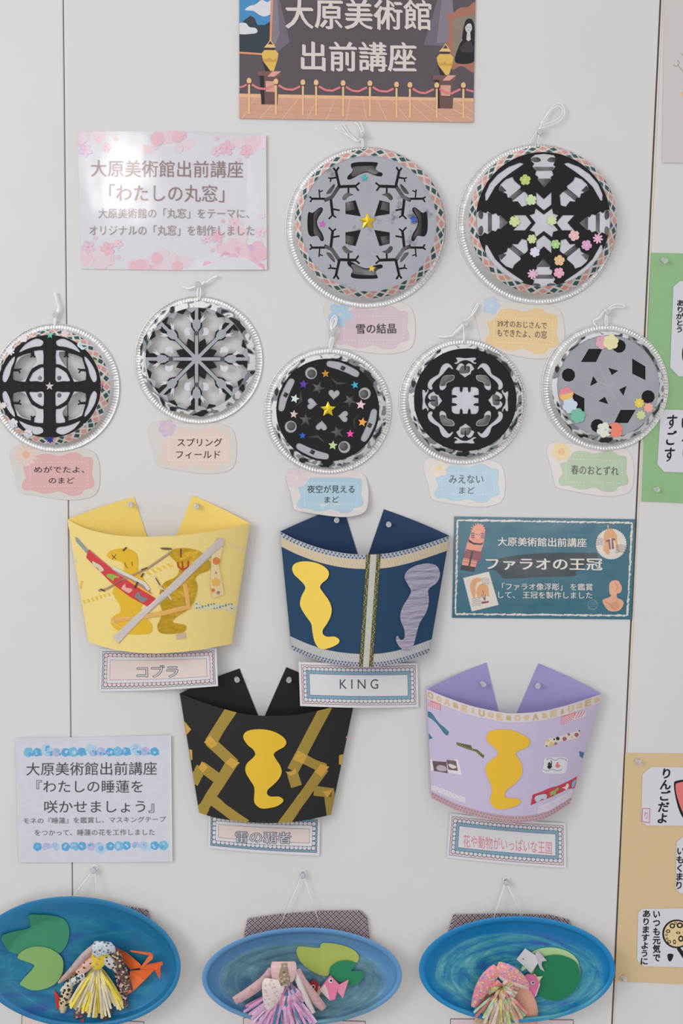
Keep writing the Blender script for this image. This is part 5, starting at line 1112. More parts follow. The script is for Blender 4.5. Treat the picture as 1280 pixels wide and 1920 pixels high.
    c.part('snake_emblem', e, M(230, 184, 54, 'foam'), 3, thick=.0010, dh=.0010, label='yellow foam emblem')
    pin(*z((426, 205)), 'clear push pin in the left flap of the lilac crown', .0022, tilt=(.1, .2)); pin(*z((791, 216)), 'clear push pin in the right flap of the lilac crown', .0022, tilt=(.1, -.2))
purple_crown()

# ------------------------------------------------------------------ crown name plates
def sst(t):
    t = max(0.0, min(1.0, t)); return t * t * (3 - 2 * t)
def name_plate(quad, paper, band, scal, inner, fill, label, hf, text=None, z=None, cut=None, name='name_plate'):
    q = [z(p) for p in quad]
    def bl(u, v):
        a = [q[0][i] + (q[1][i] - q[0][i]) * u for i in (0, 1)]; b = [q[3][i] + (q[2][i] - q[3][i]) * u for i in (0, 1)]
        sag = 2.2 * math.sin(PI * u)
        return (a[0] + (b[0] - a[0]) * v, a[1] + (b[1] - a[1]) * v + sag)
    def box(u0, v0, u1, v1, n=48): return [bl(u0 + (u1 - u0) * i / n, v0) for i in range(n + 1)] + [bl(u0 + (u1 - u0) * i / n, v1) for i in range(n, -1, -1)]
    S = Sheet(hf); ink = M(70, 66, 72, 'paper')
    S.add(box(0, 0, 1, 1), paper, 0, thick=.0003, step=6)
    Wd = math.hypot(q[1][0] - q[0][0], q[1][1] - q[0][1]); Hh = math.hypot(q[3][0] - q[0][0], q[3][1] - q[0][1])
    mx, my = 4.5 / Wd, 5.0 / Hh
    def fr(k0, k1): return (mx * k0, my * k0, 1 - mx * k0, 1 - my * k0), (mx * k1, my * k1, 1 - mx * k1, 1 - my * k1)
    S.add(box(mx, my, 1 - mx, 1 - my), ink, 1, step=6); e = .16
    S.add(box(mx * (1 + e), my * (1 + e), 1 - mx * (1 + e), 1 - my * (1 + e)), band, 2, step=6)
    nu = int(Wd * (1 - 4 * mx) / 8.2); nv = int(Hh * (1 - 4 * my) / 8.2); cs = []
    for i in range(nu + 1):
        u = mx * 2.55 + (1 - 5.1 * mx) * i / nu
        cs += [bl(u, my * 2.55), bl(u, 1 - my * 2.55)]
    for i in range(1, nv):
        v = my * 2.55 + (1 - 5.1 * my) * i / nv
        cs += [bl(mx * 2.55, v), bl(1 - mx * 2.55, v)]
    S.add([circle(x, y, 4.8, 14) for x, y in cs], ink, 3); S.add([circle(x, y, 3.8, 14) for x, y in cs], scal, 4)
    for q_, (k, m_) in enumerate(((3.0, ink), (3.12, inner), (4.25, ink), (4.36, fill))):
        S.add(box(mx * k, my * k, 1 - mx * k, 1 - my * k), m_, 5 + q_, step=6)
    o = S.build(name, label=label, cat='label', group='scalloped name plates')
    if text:
        T = Sheet(hf); kind, s, bx, slope, col = text
        if kind == 'outline':
            put_text(T, s, bx, ink, 10, .045, slope, z); put_text(T, s, bx, col, 12, .006, slope, z)
        else: put_text(T, s, bx, col, 10, .0, slope, z)
        T.build('lettering', o)
WHT = M(216, 214, 217, 'paper'); PCH = M(222, 206, 200, 'paper'); LGR = M(200, 198, 206, 'paper'); PNK = M(220, 200, 202, 'paper'); BLU = M(128, 160, 180, 'paper'); SCW = M(210, 210, 216, 'paper')
zc = Zf(110, 910, 3.368); zk = Zf(500, 930, 3.5556); zt = Zf(320, 1230, 3.5556); zp = Zf(780, 1220, 3.4595)
name_plate([(262, 1030), (996, 1026), (1006, 1268), (254, 1302)], WHT, LGR, PNK, WHT, PCH, 'grey framed peach name plate under the yellow crown', lambda x, y: .003 + .019 * sst((x - 200) / 190), ('outline', 'コブラ', (495, 1140, 752, 1212), -.01, M(206, 206, 210, 'paper')), z=zc)
name_plate([(212, 1106), (1006, 1112), (1011, 1408), (222, 1400)], WHT, PNK, SCW, BLU, WHT, 'pink and blue framed white name plate under the blue crown', lambda x, y: .003 + .033 * sst((805 - x) / 200), ('ink', 'K I N G', (486, 1222, 742, 1286), 0, M(84, 78, 70, 'paper')), z=zk)
name_plate([(252, 1040), (996, 1070), (990, 1332), (248, 1280)], WHT, BLU, SCW, WHT, PCH, 'blue framed peach name plate under the black crown', .004, ('outline', '雷の覇者', (432, 1168, 800, 1244), .02, M(200, 204, 210, 'paper')), z=zt)
name_plate([(218, 1055), (970, 1118), (973, 1410), (196, 1342)], WHT, PNK, SCW, BLU, WHT, 'slanted pink and blue framed name plate with red lettering under the lilac crown', .003, ('ink', '花や動物がいっぱいな王国', (306, 1192, 880, 1274), .085, M(214, 132, 138, 'paper')), z=zp)

# ------------------------------------------------------------------ painted oval plates with water lilies
class Plate:
    def __init__(s, cx, cy, a, b, tilt, inner, wm, label, z):
        """rim ellipse in pixels; inner = (cx, cy, a, b) of the flat bottom"""
        s.z = z; s.rim = (cx, cy, a, b); s.tilt = tilt; s.inner = inner
        s.root = thing('lily_plate', cx, cy, label, 'craft plate', 'painted lily plates')
        E = lambda c, k: [circle(c[0], c[1], c[2], 120, c[3], tilt)[k] for k in (0,)]
        S = Sheet(); wmat = special(wm); wh = M(214, 208, 196, 'paper')
        def ring(c, h): return [P(x, y, h + HP) for x, y in circle(c[0], c[1], c[2], 140, c[3], tilt)]
        HP = .0075; rm = (cx, cy, a, b); mix = lambda t: tuple(rm[i] + (inner[i] - rm[i]) * t for i in range(4))
        sh = lambda c, d: (c[0], c[1], c[2] - d, c[3] - d)
        back = [ring((inner[0], inner[1], inner[2] * .96, inner[3] * .96), .0015), ring(sh(mix(.6), 3), .0045), ring(sh(mix(.2), 2.5), .014), ring(sh(rm, 1.5), .0258), ring(rm, .0272)]
        front = [ring(rm, .0272), ring(sh(rm, 1.2), .0280), ring(sh(rm, 5), .0276), ring(sh(rm, 10), .0268), ring(mix(.34), .0245), ring(mix(.55), .0185), ring(mix(.78), .0125), ring(mix(.93), .0098), ring(mix(1.0), .0090)]
        c = mix(1.0)
        for k in (.8, .55, .3, .08): front.append(ring((c[0], c[1], c[2] * k, c[3] * k), .0088))
        S.grid(back, wh, closed=True); S.grid(front, wmat, closed=True); e = len(S.v) - 140; S.f.append(list(range(e, e + 140))); S.m.append(S.mi(wmat))
        S.build('plate', s.root, smooth=True)
    def h(s, x, y):
        c, q = math.cos(-s.tilt), math.sin(-s.tilt)
        dx, dy = x - s.inner[0], y - s.inner[1]; X = dx * c - dy * q; Y = dx * q + dy * c
        r = math.hypot(X / s.inner[2], Y / s.inner[3])
        return .0165 + max(0, min(1.0, (r - 1) / .28)) * .017
    def leaf(s, name, poly, mat, dh=.002, label=None):
        S = Sheet(lambda x, y: s.h(x, y) + dh); S.add(poly, mat, 0, z=s.z, step=8, thick=.0004); return S.build(name, s.root, label=label)
    def fold(s, name, facets, base, parent=None, label=None, thick=True):
        """folded paper: facets of (points with own heights, material)"""
        S = Sheet()
        for pts, m_ in facets:
            w = [P(*s.z((x, y)), base + hh) for x, y, hh in pts]
            n = (w[1] - w[0]).cross(w[2] - w[0])
            if n.y > 0: w.reverse()
            S.face(w, m_)
        return S.build(name, parent or s.root, label=label, solid=.0003)
    def petal(s, parent, spine, w0, w1, w2, mats, base, cup=.004, marks=None, label=None):
        """a long paper petal along spine (x, y, height) with widths at start, middle and end"""
        S = Sheet(); sp = smo(spine, 6); n = len(sp); rows = []; ms = []
        for i, (x, y, hh) in enumerate(sp):
            t = i / (n - 1); a = sp[max(0, i - 1)]; b = sp[min(n - 1, i + 1)]; l = math.hypot(b[0] - a[0], b[1] - a[1]) or 1
            nx, ny = -(b[1] - a[1]) / l, (b[0] - a[0]) / l
            w = (w0 * (1 - t) ** 2 + 2 * (2 * w1 - .5 * (w0 + w2)) * t * (1 - t) + w2 * t * t)
            rows.append([P(*s.z((x + nx * w * k, y + ny * w * k)), base + hh + cup * (1 - 4 * k * k)) for k in (-.5, -.3, -.1, .1, .3, .5)])
        if len(mats) > 1: S.grid(rows, special('dotted_paper|' + '|'.join(','.join(m_.name.split('_')[-3:]) for m_ in mats)))
        else: S.grid(rows, mats[0])
        return S.build('petal', parent, label=label, solid=.0003)
    def fringe(s, parent, cx, cy, strips, mats, w, base, seed, name='fringe'):
        S = Sheet(); rnd = random.Random(seed)
        for i, (x1, y1, lift) in enumerate(strips):
            m_ = mats[rnd.randrange(len(mats))]; sx = cx + rnd.uniform(-14, 14); sy = cy + rnd.uniform(-6, 10)
            kx = rnd.uniform(-8, 8); pts = []
            for k in range(7):
                t = k / 6; x = sx + (x1 - sx) * t + kx * math.sin(PI * t); y = sy + (y1 - sy) * (t ** 1.15); hh = base + lift * math.sin(min(1, t * 1.15) * PI * .82) + rnd.uniform(-.0006, .0006) * t
                pts.append((x, y, hh))
            l = math.hypot(x1 - sx, y1 - sy) or 1; nx, ny = -(y1 - sy) / l * w / 2, (x1 - sx) / l * w / 2
            tw = rnd.uniform(-.002, .002)
            S.grid([[P(*s.z((x + nx * q, y + ny * q)), hh + q * tw) for q in (-1, 1)] for x, y, hh in pts], m_)
        return S.build(name, parent, solid=.00025)
    def string(s, pinpt, ends, h1):
        S = Sheet(); m_ = M(228, 230, 234, 'cord')
        a = s.z(pinpt)
        for e in ends: S.tube([P(a[0], a[1], .009), P(*s.z((pinpt[0] * .5 + e[0] * .5, pinpt[1] * .5 + e[1] * .5)), (.009 + h1) / 2), P(*s.z(e), h1)], .0009, m_)
        S.tube([P(a[0] + 5 * math.cos(t * PI / 6), a[1] - 2 + 5 * math.sin(t * PI / 6), .0075) for t in range(13)], .0008, m_)
        S.build('hanging_string', s.root, smooth=True)
    def pad(s, poly, h=.009):
        S = Sheet(h); fm = special('fabric'); p = s.z(poly); c = (sum(x for x, y in p) / len(p), sum(y for x, y in p) / len(p))
        rows = []; dense = []
        for i in range(len(p)):
            a, b = p[i], p[(i + 1) % len(p)]
            for k in range(6): dense.append((a[0] + (b[0] - a[0]) * k / 6, a[1] + (b[1] - a[1]) * k / 6))
        for k, hh in ((1.0, .0012), (1.0, h * .6), (.985, h * .85), (.955, h)): rows.append([P(c[0] + (x - c[0]) * k, c[1] + (y - c[1]) * k, min(hh, h)) for x, y in dense])
        S.grid(rows, fm, closed=True); e = len(S.v) - len(dense); S.f.append(list(range(e, e + len(dense)))); S.m.append(S.mi(fm))
        S.build('fabric_pad', s.root, label='dark brown patterned fabric pad behind the plate')
    def fish(s, name, body, tail, eye, mb, mw, mt, base, label, extra=()):
        S = Sheet(base); S.add(body, mb, 0, z=s.z, thick=.0025); b = S.build(name, s.root, label=label)
        for k, (p, m_) in enumerate(extra):
            E = Sheet(base); E.add(p, m_, 2, z=s.z, thick=.0004, dh=.0004); E.build('folded_corner', b)
        T = Sheet(base); T.add(tail, mt, 0, z=s.z, thick=.0015, dh=-.0006); T.build('tail', b)
        Ey = Sheet(base); x, y, r = eye; Ey.add(circle(x, y, r, 16), M(216, 214, 214, 'paper'), 3, z=s.z, dh=.0008); Ey.add(circle(x + r * .15, y, r * .5, 12), M(36, 34, 38, 'paper'), 5, z=s.z, dh=.0008); Ey.build('eye', b)

def flower_root(pl, label, x, y):
    o = bpy.data.objects.new('water_lily', None); COL.objects.link(o); o.parent = pl.root; ORG[o.name] = ORG[pl.root.name]; o.empty_display_size = .02
    o['label'] = label
    return o

def plate_crane():
    z = Zf(0, 1610, 3.5556); p = Plate(145, 1804, 194, 123, .075, (165, 1812, 152, 93), 'waterA', 'left oval blue plate with green pads, yellow lily and orange crane', z)
    p.pad([(170, 290), (500, 285), (820, 312), (985, 342), (1002, 408), (980, 700), (150, 600)])
    p.leaf('lily_pad', sm([(188, 378), (250, 374), (340, 378), (410, 395), (448, 430), (463, 490), (450, 560), (420, 610), (385, 635), (330, 605), (250, 600), (180, 615), (120, 638), (60, 615), (20, 560), (15, 512), (110, 482), (203, 458)], 2), M(62, 140, 106, 'paper'), .002, 'dark green lily pad')
    p.leaf('lily_pad', sm([(114, 660), (150, 615), (220, 588), (300, 590), (370, 620), (415, 665), (422, 720), (410, 780), (360, 840), (280, 873), (210, 877), (150, 850), (133, 830), (185, 770), (230, 713), (170, 685)], 2), M(132, 172, 104, 'paper'), .0045, 'light green lily pad')
    og = M(232, 106, 52, 'paper'); o2 = M(218, 90, 42, 'paper'); o3 = M(238, 120, 64, 'paper')
    b = .0185
    cr = p.fold('paper_crane', [([(930, 722, .012), (1000, 700, .020), (1080, 685, .016), (1086, 705, .014), (1040, 740, .013), (935, 742, .010)], og)], b, label='orange folded paper crane')
    p.fold('wing', [([(750, 582, .004), (845, 628, .016), (938, 706, .016)], o3), ([(750, 582, .004), (938, 706, .016), (940, 726, .014), (868, 740, .008)], og), ([(750, 582, .004), (868, 740, .008), (800, 660, .004)], o2)], b, cr)
    p.fold('wing', [([(868, 746, .010), (1032, 738, .014), (962, 812, .008)], og), ([(868, 746, .010), (962, 812, .008), (890, 880, .004), (832, 918, .002)], o3)], b, cr)
    p.fold('neck', [([(938, 722, .014), (996, 642, .022), (1020, 640, .022), (1018, 668, .020), (950, 726, .014)], o3), ([(868, 611, .024), (1004, 627, .024), (1022, 645, .023), (996, 645, .023), (872, 621, .023)], og)], b, cr)
    p.fold('tail', [([(1030, 738, .013), (1072, 700, .014), (1066, 806, .012), (1048, 776, .012)], o2)], b, cr)
    rd = M(204, 56, 54, 'paper')
    p.leaf('red_paper_scrap', [(360, 873), (406, 930), (402, 1004), (376, 1000)], rd, .003); p.leaf('red_paper_scrap', [(400, 774), (424, 788), (420, 800), (404, 790)], rd, .003); p.leaf('red_paper_scrap', [(514, 1102), (560, 1062), (556, 1102)], rd, .003)
    f = flower_root(p, 'paper water lily with yellow and cream fringe', 660, 700)
    li, br, wh, dk, pk, orp = M(190, 168, 164, 'kraft'), M(104, 76, 74, 'kraft'), M(198, 206, 212, 'paper'), M(44, 40, 42, 'paper'), M(222, 180, 168, 'paper'), M(224, 152, 84, 'paper')
    B = .0165
    p.petal(f, [(560, 1000, .004), (520, 1040, .006), (505, 1072, .004)], 60, 60, 12, [br, M(190, 140, 140, 'kraft')], B); p.petal(f, [(700, 980, .004), (700, 1050, .006), (696, 1098, .004)], 110, 80, 10, [br, dk, M(120, 90, 96, 'kraft')], B)
    p.petal(f, [(790, 740, .010), (815, 860, .010), (830, 995, .006)], 70, 60, 42, [br, pk, dk, M(206, 190, 176, 'paper')], B); p.petal(f, [(760, 690, .012), (835, 810, .012), (880, 880, .004)], 70, 55, 24, [br, M(216, 206, 186, 'paper'), br], B)
    p.petal(f, [(470, 850, .008), (430, 930, .010), (416, 1030, .004)], 46, 66, 26, [M(208, 190, 150, 'paper'), M(40, 38, 38, 'paper')], B); p.petal(f, [(520, 780, .010), (450, 850, .010), (404, 886, .004)], 50, 50, 16, [M(214, 206, 190, 'paper'), dk], B)
    strips = []
    rnd = random.Random(12)
    for k in range(100):
        a = rnd.uniform(-.72, .62); L = rnd.uniform(215, 350) if abs(a) > .25 else rnd.uniform(240, 370)
        strips.append((655 + math.sin(a) * L * .95, 710 + math.cos(a) * L, rnd.uniform(.010, .024)))
    p.fringe(f, 650, 715, strips, [M(236, 214, 66, 'paper'), M(240, 220, 96, 'paper'), M(226, 218, 196, 'paper'), M(220, 208, 170, 'paper')], 15, B + .006, 3)
    p.petal(f, [(640, 600, .026), (560, 680, .024), (470, 760, .016), (388, 830, .006)], 70, 62, 10, [orp, pk, M(196, 120, 70, 'paper'), pk], B + .002); p.petal(f, [(655, 650, .028), (590, 700, .027), (520, 770, .021)], 70, 70, 50, [pk, orp, M(90, 66, 60, 'paper')], B + .003)
    p.petal(f, [(640, 580, .032), (560, 650, .030), (480, 740, .020), (396, 828, .008)], 40, 44, 10, [li, M(176, 154, 158, 'kraft')], B + .004); p.petal(f, [(575, 770, .022), (520, 800, .024), (475, 822, .020)], 30, 46, 40, [M(208, 206, 200, 'paper'), M(60, 92, 90, 'paper'), dk], B + .004)
    p.petal(f, [(680, 640, .030), (740, 700, .028), (778, 740, .022)], 60, 66, 24, [M(206, 198, 196, 'paper'), M(206, 198, 196, 'paper'), M(80, 70, 74, 'paper')], B + .005); p.petal(f, [(715, 575, .030), (775, 650, .030), (830, 780, .018), (850, 850, .008)], 44, 64, 22, [br, dk, M(208, 190, 150, 'paper')], B + .004)
    p.petal(f, [(680, 555, .030), (675, 600, .036), (650, 690, .032), (610, 720, .028)], 90, 110, 40, [M(222, 196, 60, 'paper'), M(206, 150, 90, 'paper')], B + .002)
    p.petal(f, [(690, 552, .032), (688, 590, .038), (700, 640, .034)], 96, 150, 140, [wh, wh, M(92, 104, 116, 'paper'), M(170, 186, 196, 'paper')], B + .006)
    p.string((630, 66), [(484, 254), (650, 276)], .018); pin(*z((630, 68)), 'clear push pin above the left oval plate', .001)
plate_crane()

def plate_pale():
    z = Zf(360, 1610, 3.1220); p = Plate(566, 1831, 187.5, 92, -.02, (566, 1836, 158, 72), 'waterB', 'middle oval grey blue plate with pink fringed lily and folded fish', z)
    p.pad([(325, 352), (500, 326), (760, 306), (985, 303), (1012, 330), (1024, 345), (1037, 455), (1010, 700), (340, 700), (301, 458)])
    p.leaf('lily_pad', sm([(610, 545), (615, 525), (628, 513), (690, 519), (745, 523), (752, 505), (770, 493), (850, 500), (930, 525), (972, 560), (974, 590), (955, 612), (880, 605), (830, 625), (805, 660), (795, 685), (745, 681), (680, 645), (630, 598)], 2), M(170, 184, 92, 'paper'), .002, 'lime green lily pad')
    p.leaf('lily_pad', sm([(803, 660), (820, 625), (860, 602), (905, 596), (956, 610), (940, 640), (930, 657), (965, 656), (1000, 660), (1005, 690), (980, 725), (940, 742), (900, 735), (840, 705)], 2), M(44, 132, 92, 'paper'), .0045, 'dark green lily pad')
    p.fish('paper_fish', [(680, 738), (712, 709), (742, 742), (728, 796), (690, 775)], [(742, 742), (762, 770), (735, 818), (722, 800)], (708, 750, 13), M(178, 52, 54, 'paper'), None, M(222, 204, 190, 'paper'), .0245, 'small red folded fish')
    p.fish('paper_fish', [(809, 685), (860, 737), (850, 770), (836, 824), (806, 831), (742, 768)], [(858, 740), (916, 709), (882, 817), (850, 778)], (811, 714, 14), M(228, 128, 160, 'paper'), None, M(230, 140, 168, 'paper'), .0275, 'pink folded fish', extra=[([(745, 768), (778, 735), (795, 775), (806, 830)], M(226, 204, 196, 'paper'))])
    f = flower_root(p, 'paper water lily with pink and blue fringe', 540, 800)
    B = .0165; pk, wh = M(206, 168, 168, 'kraft'), M(224, 212, 208, 'paper'); fl = M(214, 178, 176, 'paper'); bl = M(86, 140, 178, 'paper')
    rnd = random.Random(5); strips = []
    for k in range(110):
        a = rnd.uniform(-1.15, .78); L = rnd.uniform(190, 270); strips.append((540 + math.sin(a) * L * 1.02, 765 + math.cos(a) * L, rnd.uniform(.012, .030)))
    p.fringe(f, 540, 762, strips, [M(224, 160, 198, 'paper'), M(214, 172, 208, 'paper'), bl, M(222, 186, 212, 'paper'), M(226, 168, 204, 'paper')], 16, B + .008, 8)
    strips = [(540 + math.sin(a) * 150, 745 + math.cos(a) * 140, .034) for a in [rnd.uniform(-.6, .9) for _ in range(22)]]
    p.fringe(f, 560, 735, strips, [M(228, 160, 196, 'paper'), bl, M(232, 178, 206, 'paper')], 20, B + .012, 9, 'inner_fringe')
    p.petal(f, [(470, 650, .034), (420, 715, .030), (320, 790, .020), (246, 832, .010)], 50, 58, 46, [pk, M(190, 152, 152, 'kraft')], B + .006); p.petal(f, [(608, 650, .034), (640, 720, .032), (720, 820, .020), (772, 880, .010)], 50, 62, 36, [pk, M(196, 156, 152, 'kraft')], B + .006)
    p.petal(f, [(600, 650, .034), (640, 760, .034), (710, 905, .014)], 24, 34, 26, [wh], B + .007)
    p.petal(f, [(535, 602, .036), (535, 650, .042), (530, 720, .040)], 130, 150, 110, [fl, M(220, 184, 180, 'kraft')], B + .008)
    p.petal(f, [(480, 705, .040), (470, 770, .042), (445, 885, .026)], 100, 124, 20, [wh, wh, fl], B + .009, label='white floral petal')
    p.petal(f, [(536, 612, .037), (538, 660, .0425), (538, 745, .041)], 72, 70, 70, [M(152, 132, 112, 'kraft'), M(112, 98, 82, 'kraft'), M(186, 166, 146, 'kraft')], B + .0095, label='brown strip with fine print')
    p.string((648, 88), [(518, 386), (744, 374)], .0105); pin(*z((648, 88)), 'clear push pin above the middle oval plate', .001)
plate_pale()

def plate_bright():
    z = Zf(770, 1620, 3.2); p = Plate(969, 1817.5, 184, 100, .0, (972, 1822, 152, 76), 'waterC', 'right oval bright blue plate with round green pad and pink patterned lily', z)
    p.pad([(256, 304), (540, 296), (830, 304), (948, 335), (958, 362), (940, 640), (240, 640), (224, 398)])
    p.leaf('lily_pad', sm([(700, 560), (735, 523), (790, 504), (860, 502), (930, 520), (985, 558), (1010, 610), (1000, 680), (800, 700), (700, 640)], 3), M(172, 204, 146, 'paper'), .002, 'pale green lily pad')
    p.leaf('lily_pad', sm([(790, 562), (870, 545), (940, 560), (990, 590), (1014, 640), (1015, 700), (980, 760), (920, 805), (850, 819), (790, 802), (750, 768), (730, 700), (750, 620)], 4), M(38, 124, 84, 'paper'), .0045, 'dark green lily pad')
    W = M(210, 206, 210, 'paper'); W2 = M(190, 182, 190, 'paper')
    p.fish('paper_fish', [(635, 573), (686, 509), (746, 549), (764, 592), (722, 655), (690, 625)], [(742, 556), (757, 516), (816, 580), (786, 586), (784, 610), (803, 646), (776, 630)], (672, 570, 8), W, None, W2, .0265, 'white folded fish', extra=[([(660, 640), (668, 612), (690, 624), (676, 640)], M(186, 206, 160, 'paper'))])
    p.fish('paper_fish', [(660, 690), (700, 662), (752, 668), (776, 710), (736, 820), (690, 762)], [(668, 690), (745, 660), (750, 672), (690, 706)], (730, 712, 12), M(226, 120, 162, 'paper'), None, M(196, 208, 150, 'paper'), .0265, 'pink folded fish with green fins', extra=[([(752, 676), (790, 674), (768, 708)], M(196, 208, 156, 'paper')), ([(742, 800), (772, 712), (776, 722), (752, 790)], M(222, 202, 206, 'paper'))])
    f = flower_root(p, 'paper water lily with pink dotted petals and mixed fringe', 550, 760)
    B = .0165; kr = M(208, 166, 138, 'kraft'); pk = M(230, 146, 160, 'paper'); lb = M(120, 148, 200, 'paper'); yl = M(236, 196, 120, 'paper')
    p.petal(f, [(520, 700, .014), (450, 830, .012), (430, 985, .006)], 90, 120, 70, [kr], B); p.petal(f, [(620, 720, .014), (690, 850, .012), (715, 985, .006)], 90, 130, 70, [M(216, 160, 138, 'kraft')], B)
    rnd = random.Random(15); strips = []
    for k in range(110):
        a = rnd.uniform(-1.0, .9); L = rnd.uniform(120, 235); strips.append((550 + math.sin(a) * L * .95, 765 + math.cos(a) * L * 1.05, rnd.uniform(.012, .03)))
    mm = [M(230, 140, 146, 'paper'), M(226, 150, 150, 'paper'), M(168, 206, 170, 'paper'), M(214, 210, 124, 'paper'), M(214, 184, 150, 'paper'), M(226, 212, 200, 'paper'), M(190, 186, 140, 'paper')]
    p.fringe(f, 545, 760, strips, mm, 15, B + .008, 21)
    strips = [(550 + math.sin(a) * 95, 740 + math.cos(a) * 90, .030) for a in [rnd.uniform(-2.6, 2.6) for _ in range(26)]]
    p.fringe(f, 545, 735, strips, mm, 18, B + .014, 22, 'inner_fringe')
    p.petal(f, [(520, 622, .036), (460, 690, .036), (415, 770, .026), (376, 860, .014)], 60, 86, 28, [pk, pk, lb, yl, M(228, 128, 148, 'paper')], B + .006); p.petal(f, [(515, 618, .037), (580, 645, .040), (650, 690, .034), (705, 742, .024)], 64, 84, 18, [pk, pk, pk, lb, yl], B + .006, label='pink petal with blue and yellow dots')
    p.petal(f, [(512, 640, .034), (560, 690, .034), (650, 725, .030), (708, 748, .024)], 20, 32, 10, [M(222, 198, 190, 'paper')], B + .006)
    p.string((570, 104), [(498, 320), (664, 312)], .016); pin(*z((570, 100)), 'clear push pin above the right oval plate', .001)
plate_bright()

for nm, q, col in (('under the left oval plate', [(41, 1903), (270, 1916), (268, 1990), (38, 1980)], PCH), ('under the middle oval plate', [(456, 1908), (685, 1915), (684, 1990), (455, 1984)], PNK), ('under the right oval plate', [(844, 1910), (1075, 1912), (1074, 1985), (842, 1985)], PNK)):
    S = Sheet(.001); S.add(q, M(70, 66, 72, 'paper'), 0, thick=.0003)
    c = (sum(x for x, y in q) / 4, sum(y for x, y in q) / 4); S.add([(c[0] + (x - c[0]) * .992, c[1] + (y - c[1]) * .975) for x, y in q], col, 1)
    S.build('name_plate', label='peach name plate half hidden ' + nm if col is PCH else 'pale pink name plate half hidden ' + nm, cat='label')

# ------------------------------------------------------------------ coloured boards with picture cards at the right
def board(name, q, col, label):
    S = Sheet(.0014); S.add(q, M(*col, 'paper'), 0, thick=.0008); return S.build(name, label=label, cat='board')
board('green_board', [(1220, 474), (1452, 479), (1440, 950), (1202, 940)], (146, 186, 136), 'green paper board with picture cards at the right edge')
board('tan_board', [(1172, 1412), (1452, 1415), (1442, 1852), (1153, 1840)], (212, 187, 145), 'tan paper board with picture cards at the lower right')
INK = M(34, 32, 36, 'paper'); CARD = M(212, 211, 217, 'paper')
def card(poly, label, fn):
    S = Sheet(.0026); S.add(poly, CARD, 0, thick=.0004); o = S.build('picture_card', label=label, cat='card', group='brush painted cards')
    T = Sheet(.0026); D = Sheet(.0026); fn(T, D)
    T.build('lettering', o)
    if D.v: D.build('painting', o)
def c1(T, D):
    put_vertical(T, 'ありがとう', (1268, 562, 1283, 624), INK, 4, .03, lean=-.04)
    D.add(circle(1302, 664, 24, 24, 34), INK, 1); D.add(circle(1302, 664, 19, 24, 29), M(222, 172, 88, 'paper'), 2)
card([(1274, 527), (1420, 530), (1410, 706), (1272, 706), (1256, 689), (1262, 538)], 'white card with small brush lettering at the top of the green board', c1)
def c2(T, D):
    put_vertical(T, 'すごす', (1249, 776, 1271, 868), INK, 4, .025, lean=-.07); put_vertical(T, 'ゆるり', (1275, 780, 1299, 866), INK, 4, .025)
card([(1247, 768), (1420, 772), (1412, 889), (1245, 885), (1232, 871), (1238, 777)], 'white card with large brush lettering at the bottom of the green board', c2)
def c3(T, D):
    put_vertical(T, 'りんごだよ', (1239, 1440, 1261, 1545), INK, 4, .03, lean=-.09)
    D.add(sm([(1263, 1470), (1268, 1464), (1290, 1462), (1330, 1470), (1335, 1500), (1315, 1540), (1290, 1543), (1275, 1525), (1266, 1495)]), INK, 1); D.add(sm([(1266, 1474), (1270, 1468), (1290, 1466), (1326, 1474), (1330, 1500), (1312, 1536), (1290, 1538), (1279, 1522), (1269, 1494)]), M(222, 120, 116, 'paper'), 2)
    r = M(216, 104, 122, 'paper'); D.add(stroke([(1204, 1516), (1218, 1516), (1217, 1543), (1203, 1540), (1204, 1516)], 1.3), r, 3)
    put_vertical(D, 'り', (1206, 1521, 1216, 1537), r, 3, 0)
card([(1221, 1438), (1400, 1441), (1400, 1549), (1212, 1548), (1202, 1540), (1204, 1452)], 'white card with a red apple and brush lettering', c3)
def c4(T, D): put_vertical(T, 'いもくまり', (1268, 1588, 1284, 1668), INK, 4, .03, lean=-.05)
card([(1279, 1569), (1400, 1571), (1400, 1676), (1274, 1675), (1266, 1664), (1268, 1580)], 'white card mostly cut off by the frame, between the apple and lotus root cards', c4)
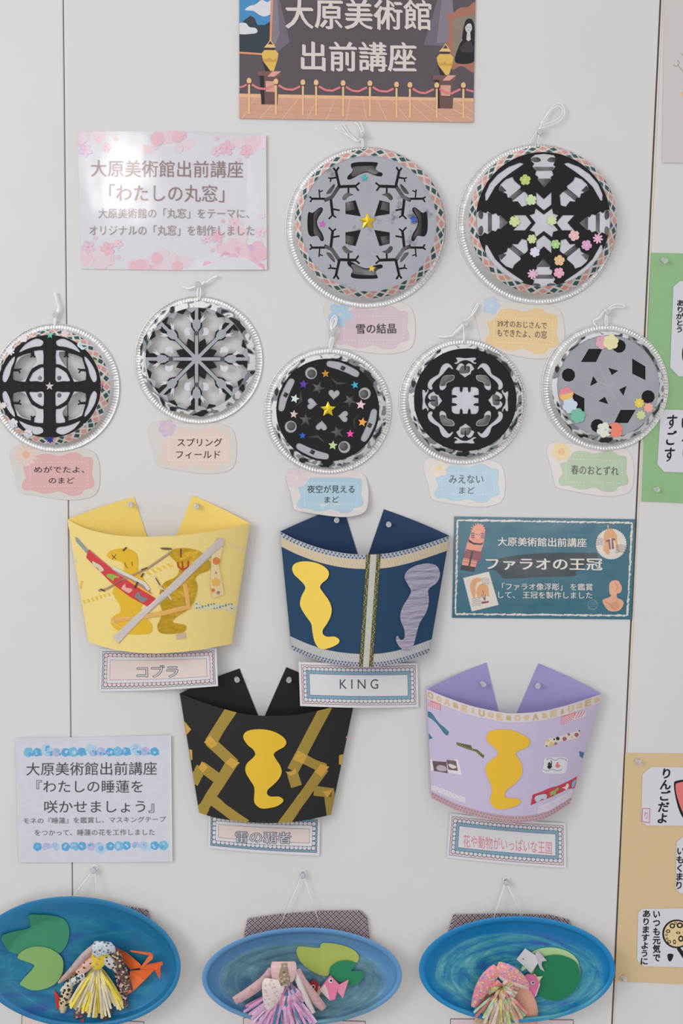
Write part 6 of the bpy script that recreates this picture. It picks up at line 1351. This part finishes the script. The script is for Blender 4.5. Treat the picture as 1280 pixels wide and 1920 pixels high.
def c5(T, D):
    put_vertical(T, 'いつも元気で', (1223, 1706, 1238, 1804), INK, 4, .03); put_vertical(T, 'ありますように', (1204, 1706, 1220, 1810), INK, 4, .03, lean=-.05)
    D.add(circle(1268, 1751, 27, 30), INK, 1); D.add(circle(1268.5, 1751, 24, 30), M(224, 200, 150, 'paper'), 2)
    hl = [(1260, 1736, 5.2, 5), (1274, 1735, 6, 5.5), (1252, 1746, 4.2, 3.4), (1271, 1749, 4, 2.6), (1276, 1760, 5, 6), (1264, 1766, 3, 4.4), (1254, 1766, 3.6, 3.2), (1249, 1753, 2.6, 2), (1250, 1760, 2.6, 2.2), (1266, 1731, 2.2, 2.8)]
    D.add([circle(x, y, a, 14, b) for x, y, a, b in hl], INK, 3); D.add([circle(x, y, a * .5, 12, b * .5) for x, y, a, b in hl], M(228, 206, 160, 'paper'), 4)
    D.add([(1268, 1779), (1274, 1776), (1298, 1806), (1290, 1812)], INK, 3); D.add(sm([(1251, 1790), (1256, 1788), (1262, 1790), (1260, 1798), (1256, 1803), (1252, 1799)], 3), INK, 3)
card([(1203, 1704), (1400, 1702), (1400, 1816), (1207, 1812), (1194, 1800), (1196, 1712)], 'white card with a lotus root slice and two columns of lettering', c5)
pin(1241, 487, 'clear push pin at the top corner of the green board', .0016, tilt=(.2, .25)); pin(1226, 917, 'clear push pin at the bottom corner of the green board', .0016, tilt=(0, .35))
pin(1192, 1424, 'clear push pin at the top corner of the tan board', .0016, tilt=(.2, .3)); pin(1166, 1833, 'clear push pin at the bottom corner of the tan board', .0016, tilt=(-.2, .3))
S = Sheet(.0016); S.add([(1246, -40), (1452, -36), (1450, 308), (1241, 305)], M(206, 201, 197, 'paper'), 0, thick=.0005); ps = S.build('drawing_sheet', label='pale drawing sheet cut off at the upper right corner', cat='sheet')
S = Sheet(.0016); gr = M(150, 142, 138, 'paper'); S.add(stroke(smo([(1262, 122), (1268, 124), (1273, 118), (1269, 113)], 4), 1.4) + stroke([(1270, 122), (1280, 134), (1300, 150)], 1.2) + stroke([(1276, 100), (1290, 112)], 1), gr, 1); S.add(circle(1282, 176, 5, 16), M(222, 184, 140, 'paper'), 1); S.build('drawing', ps)
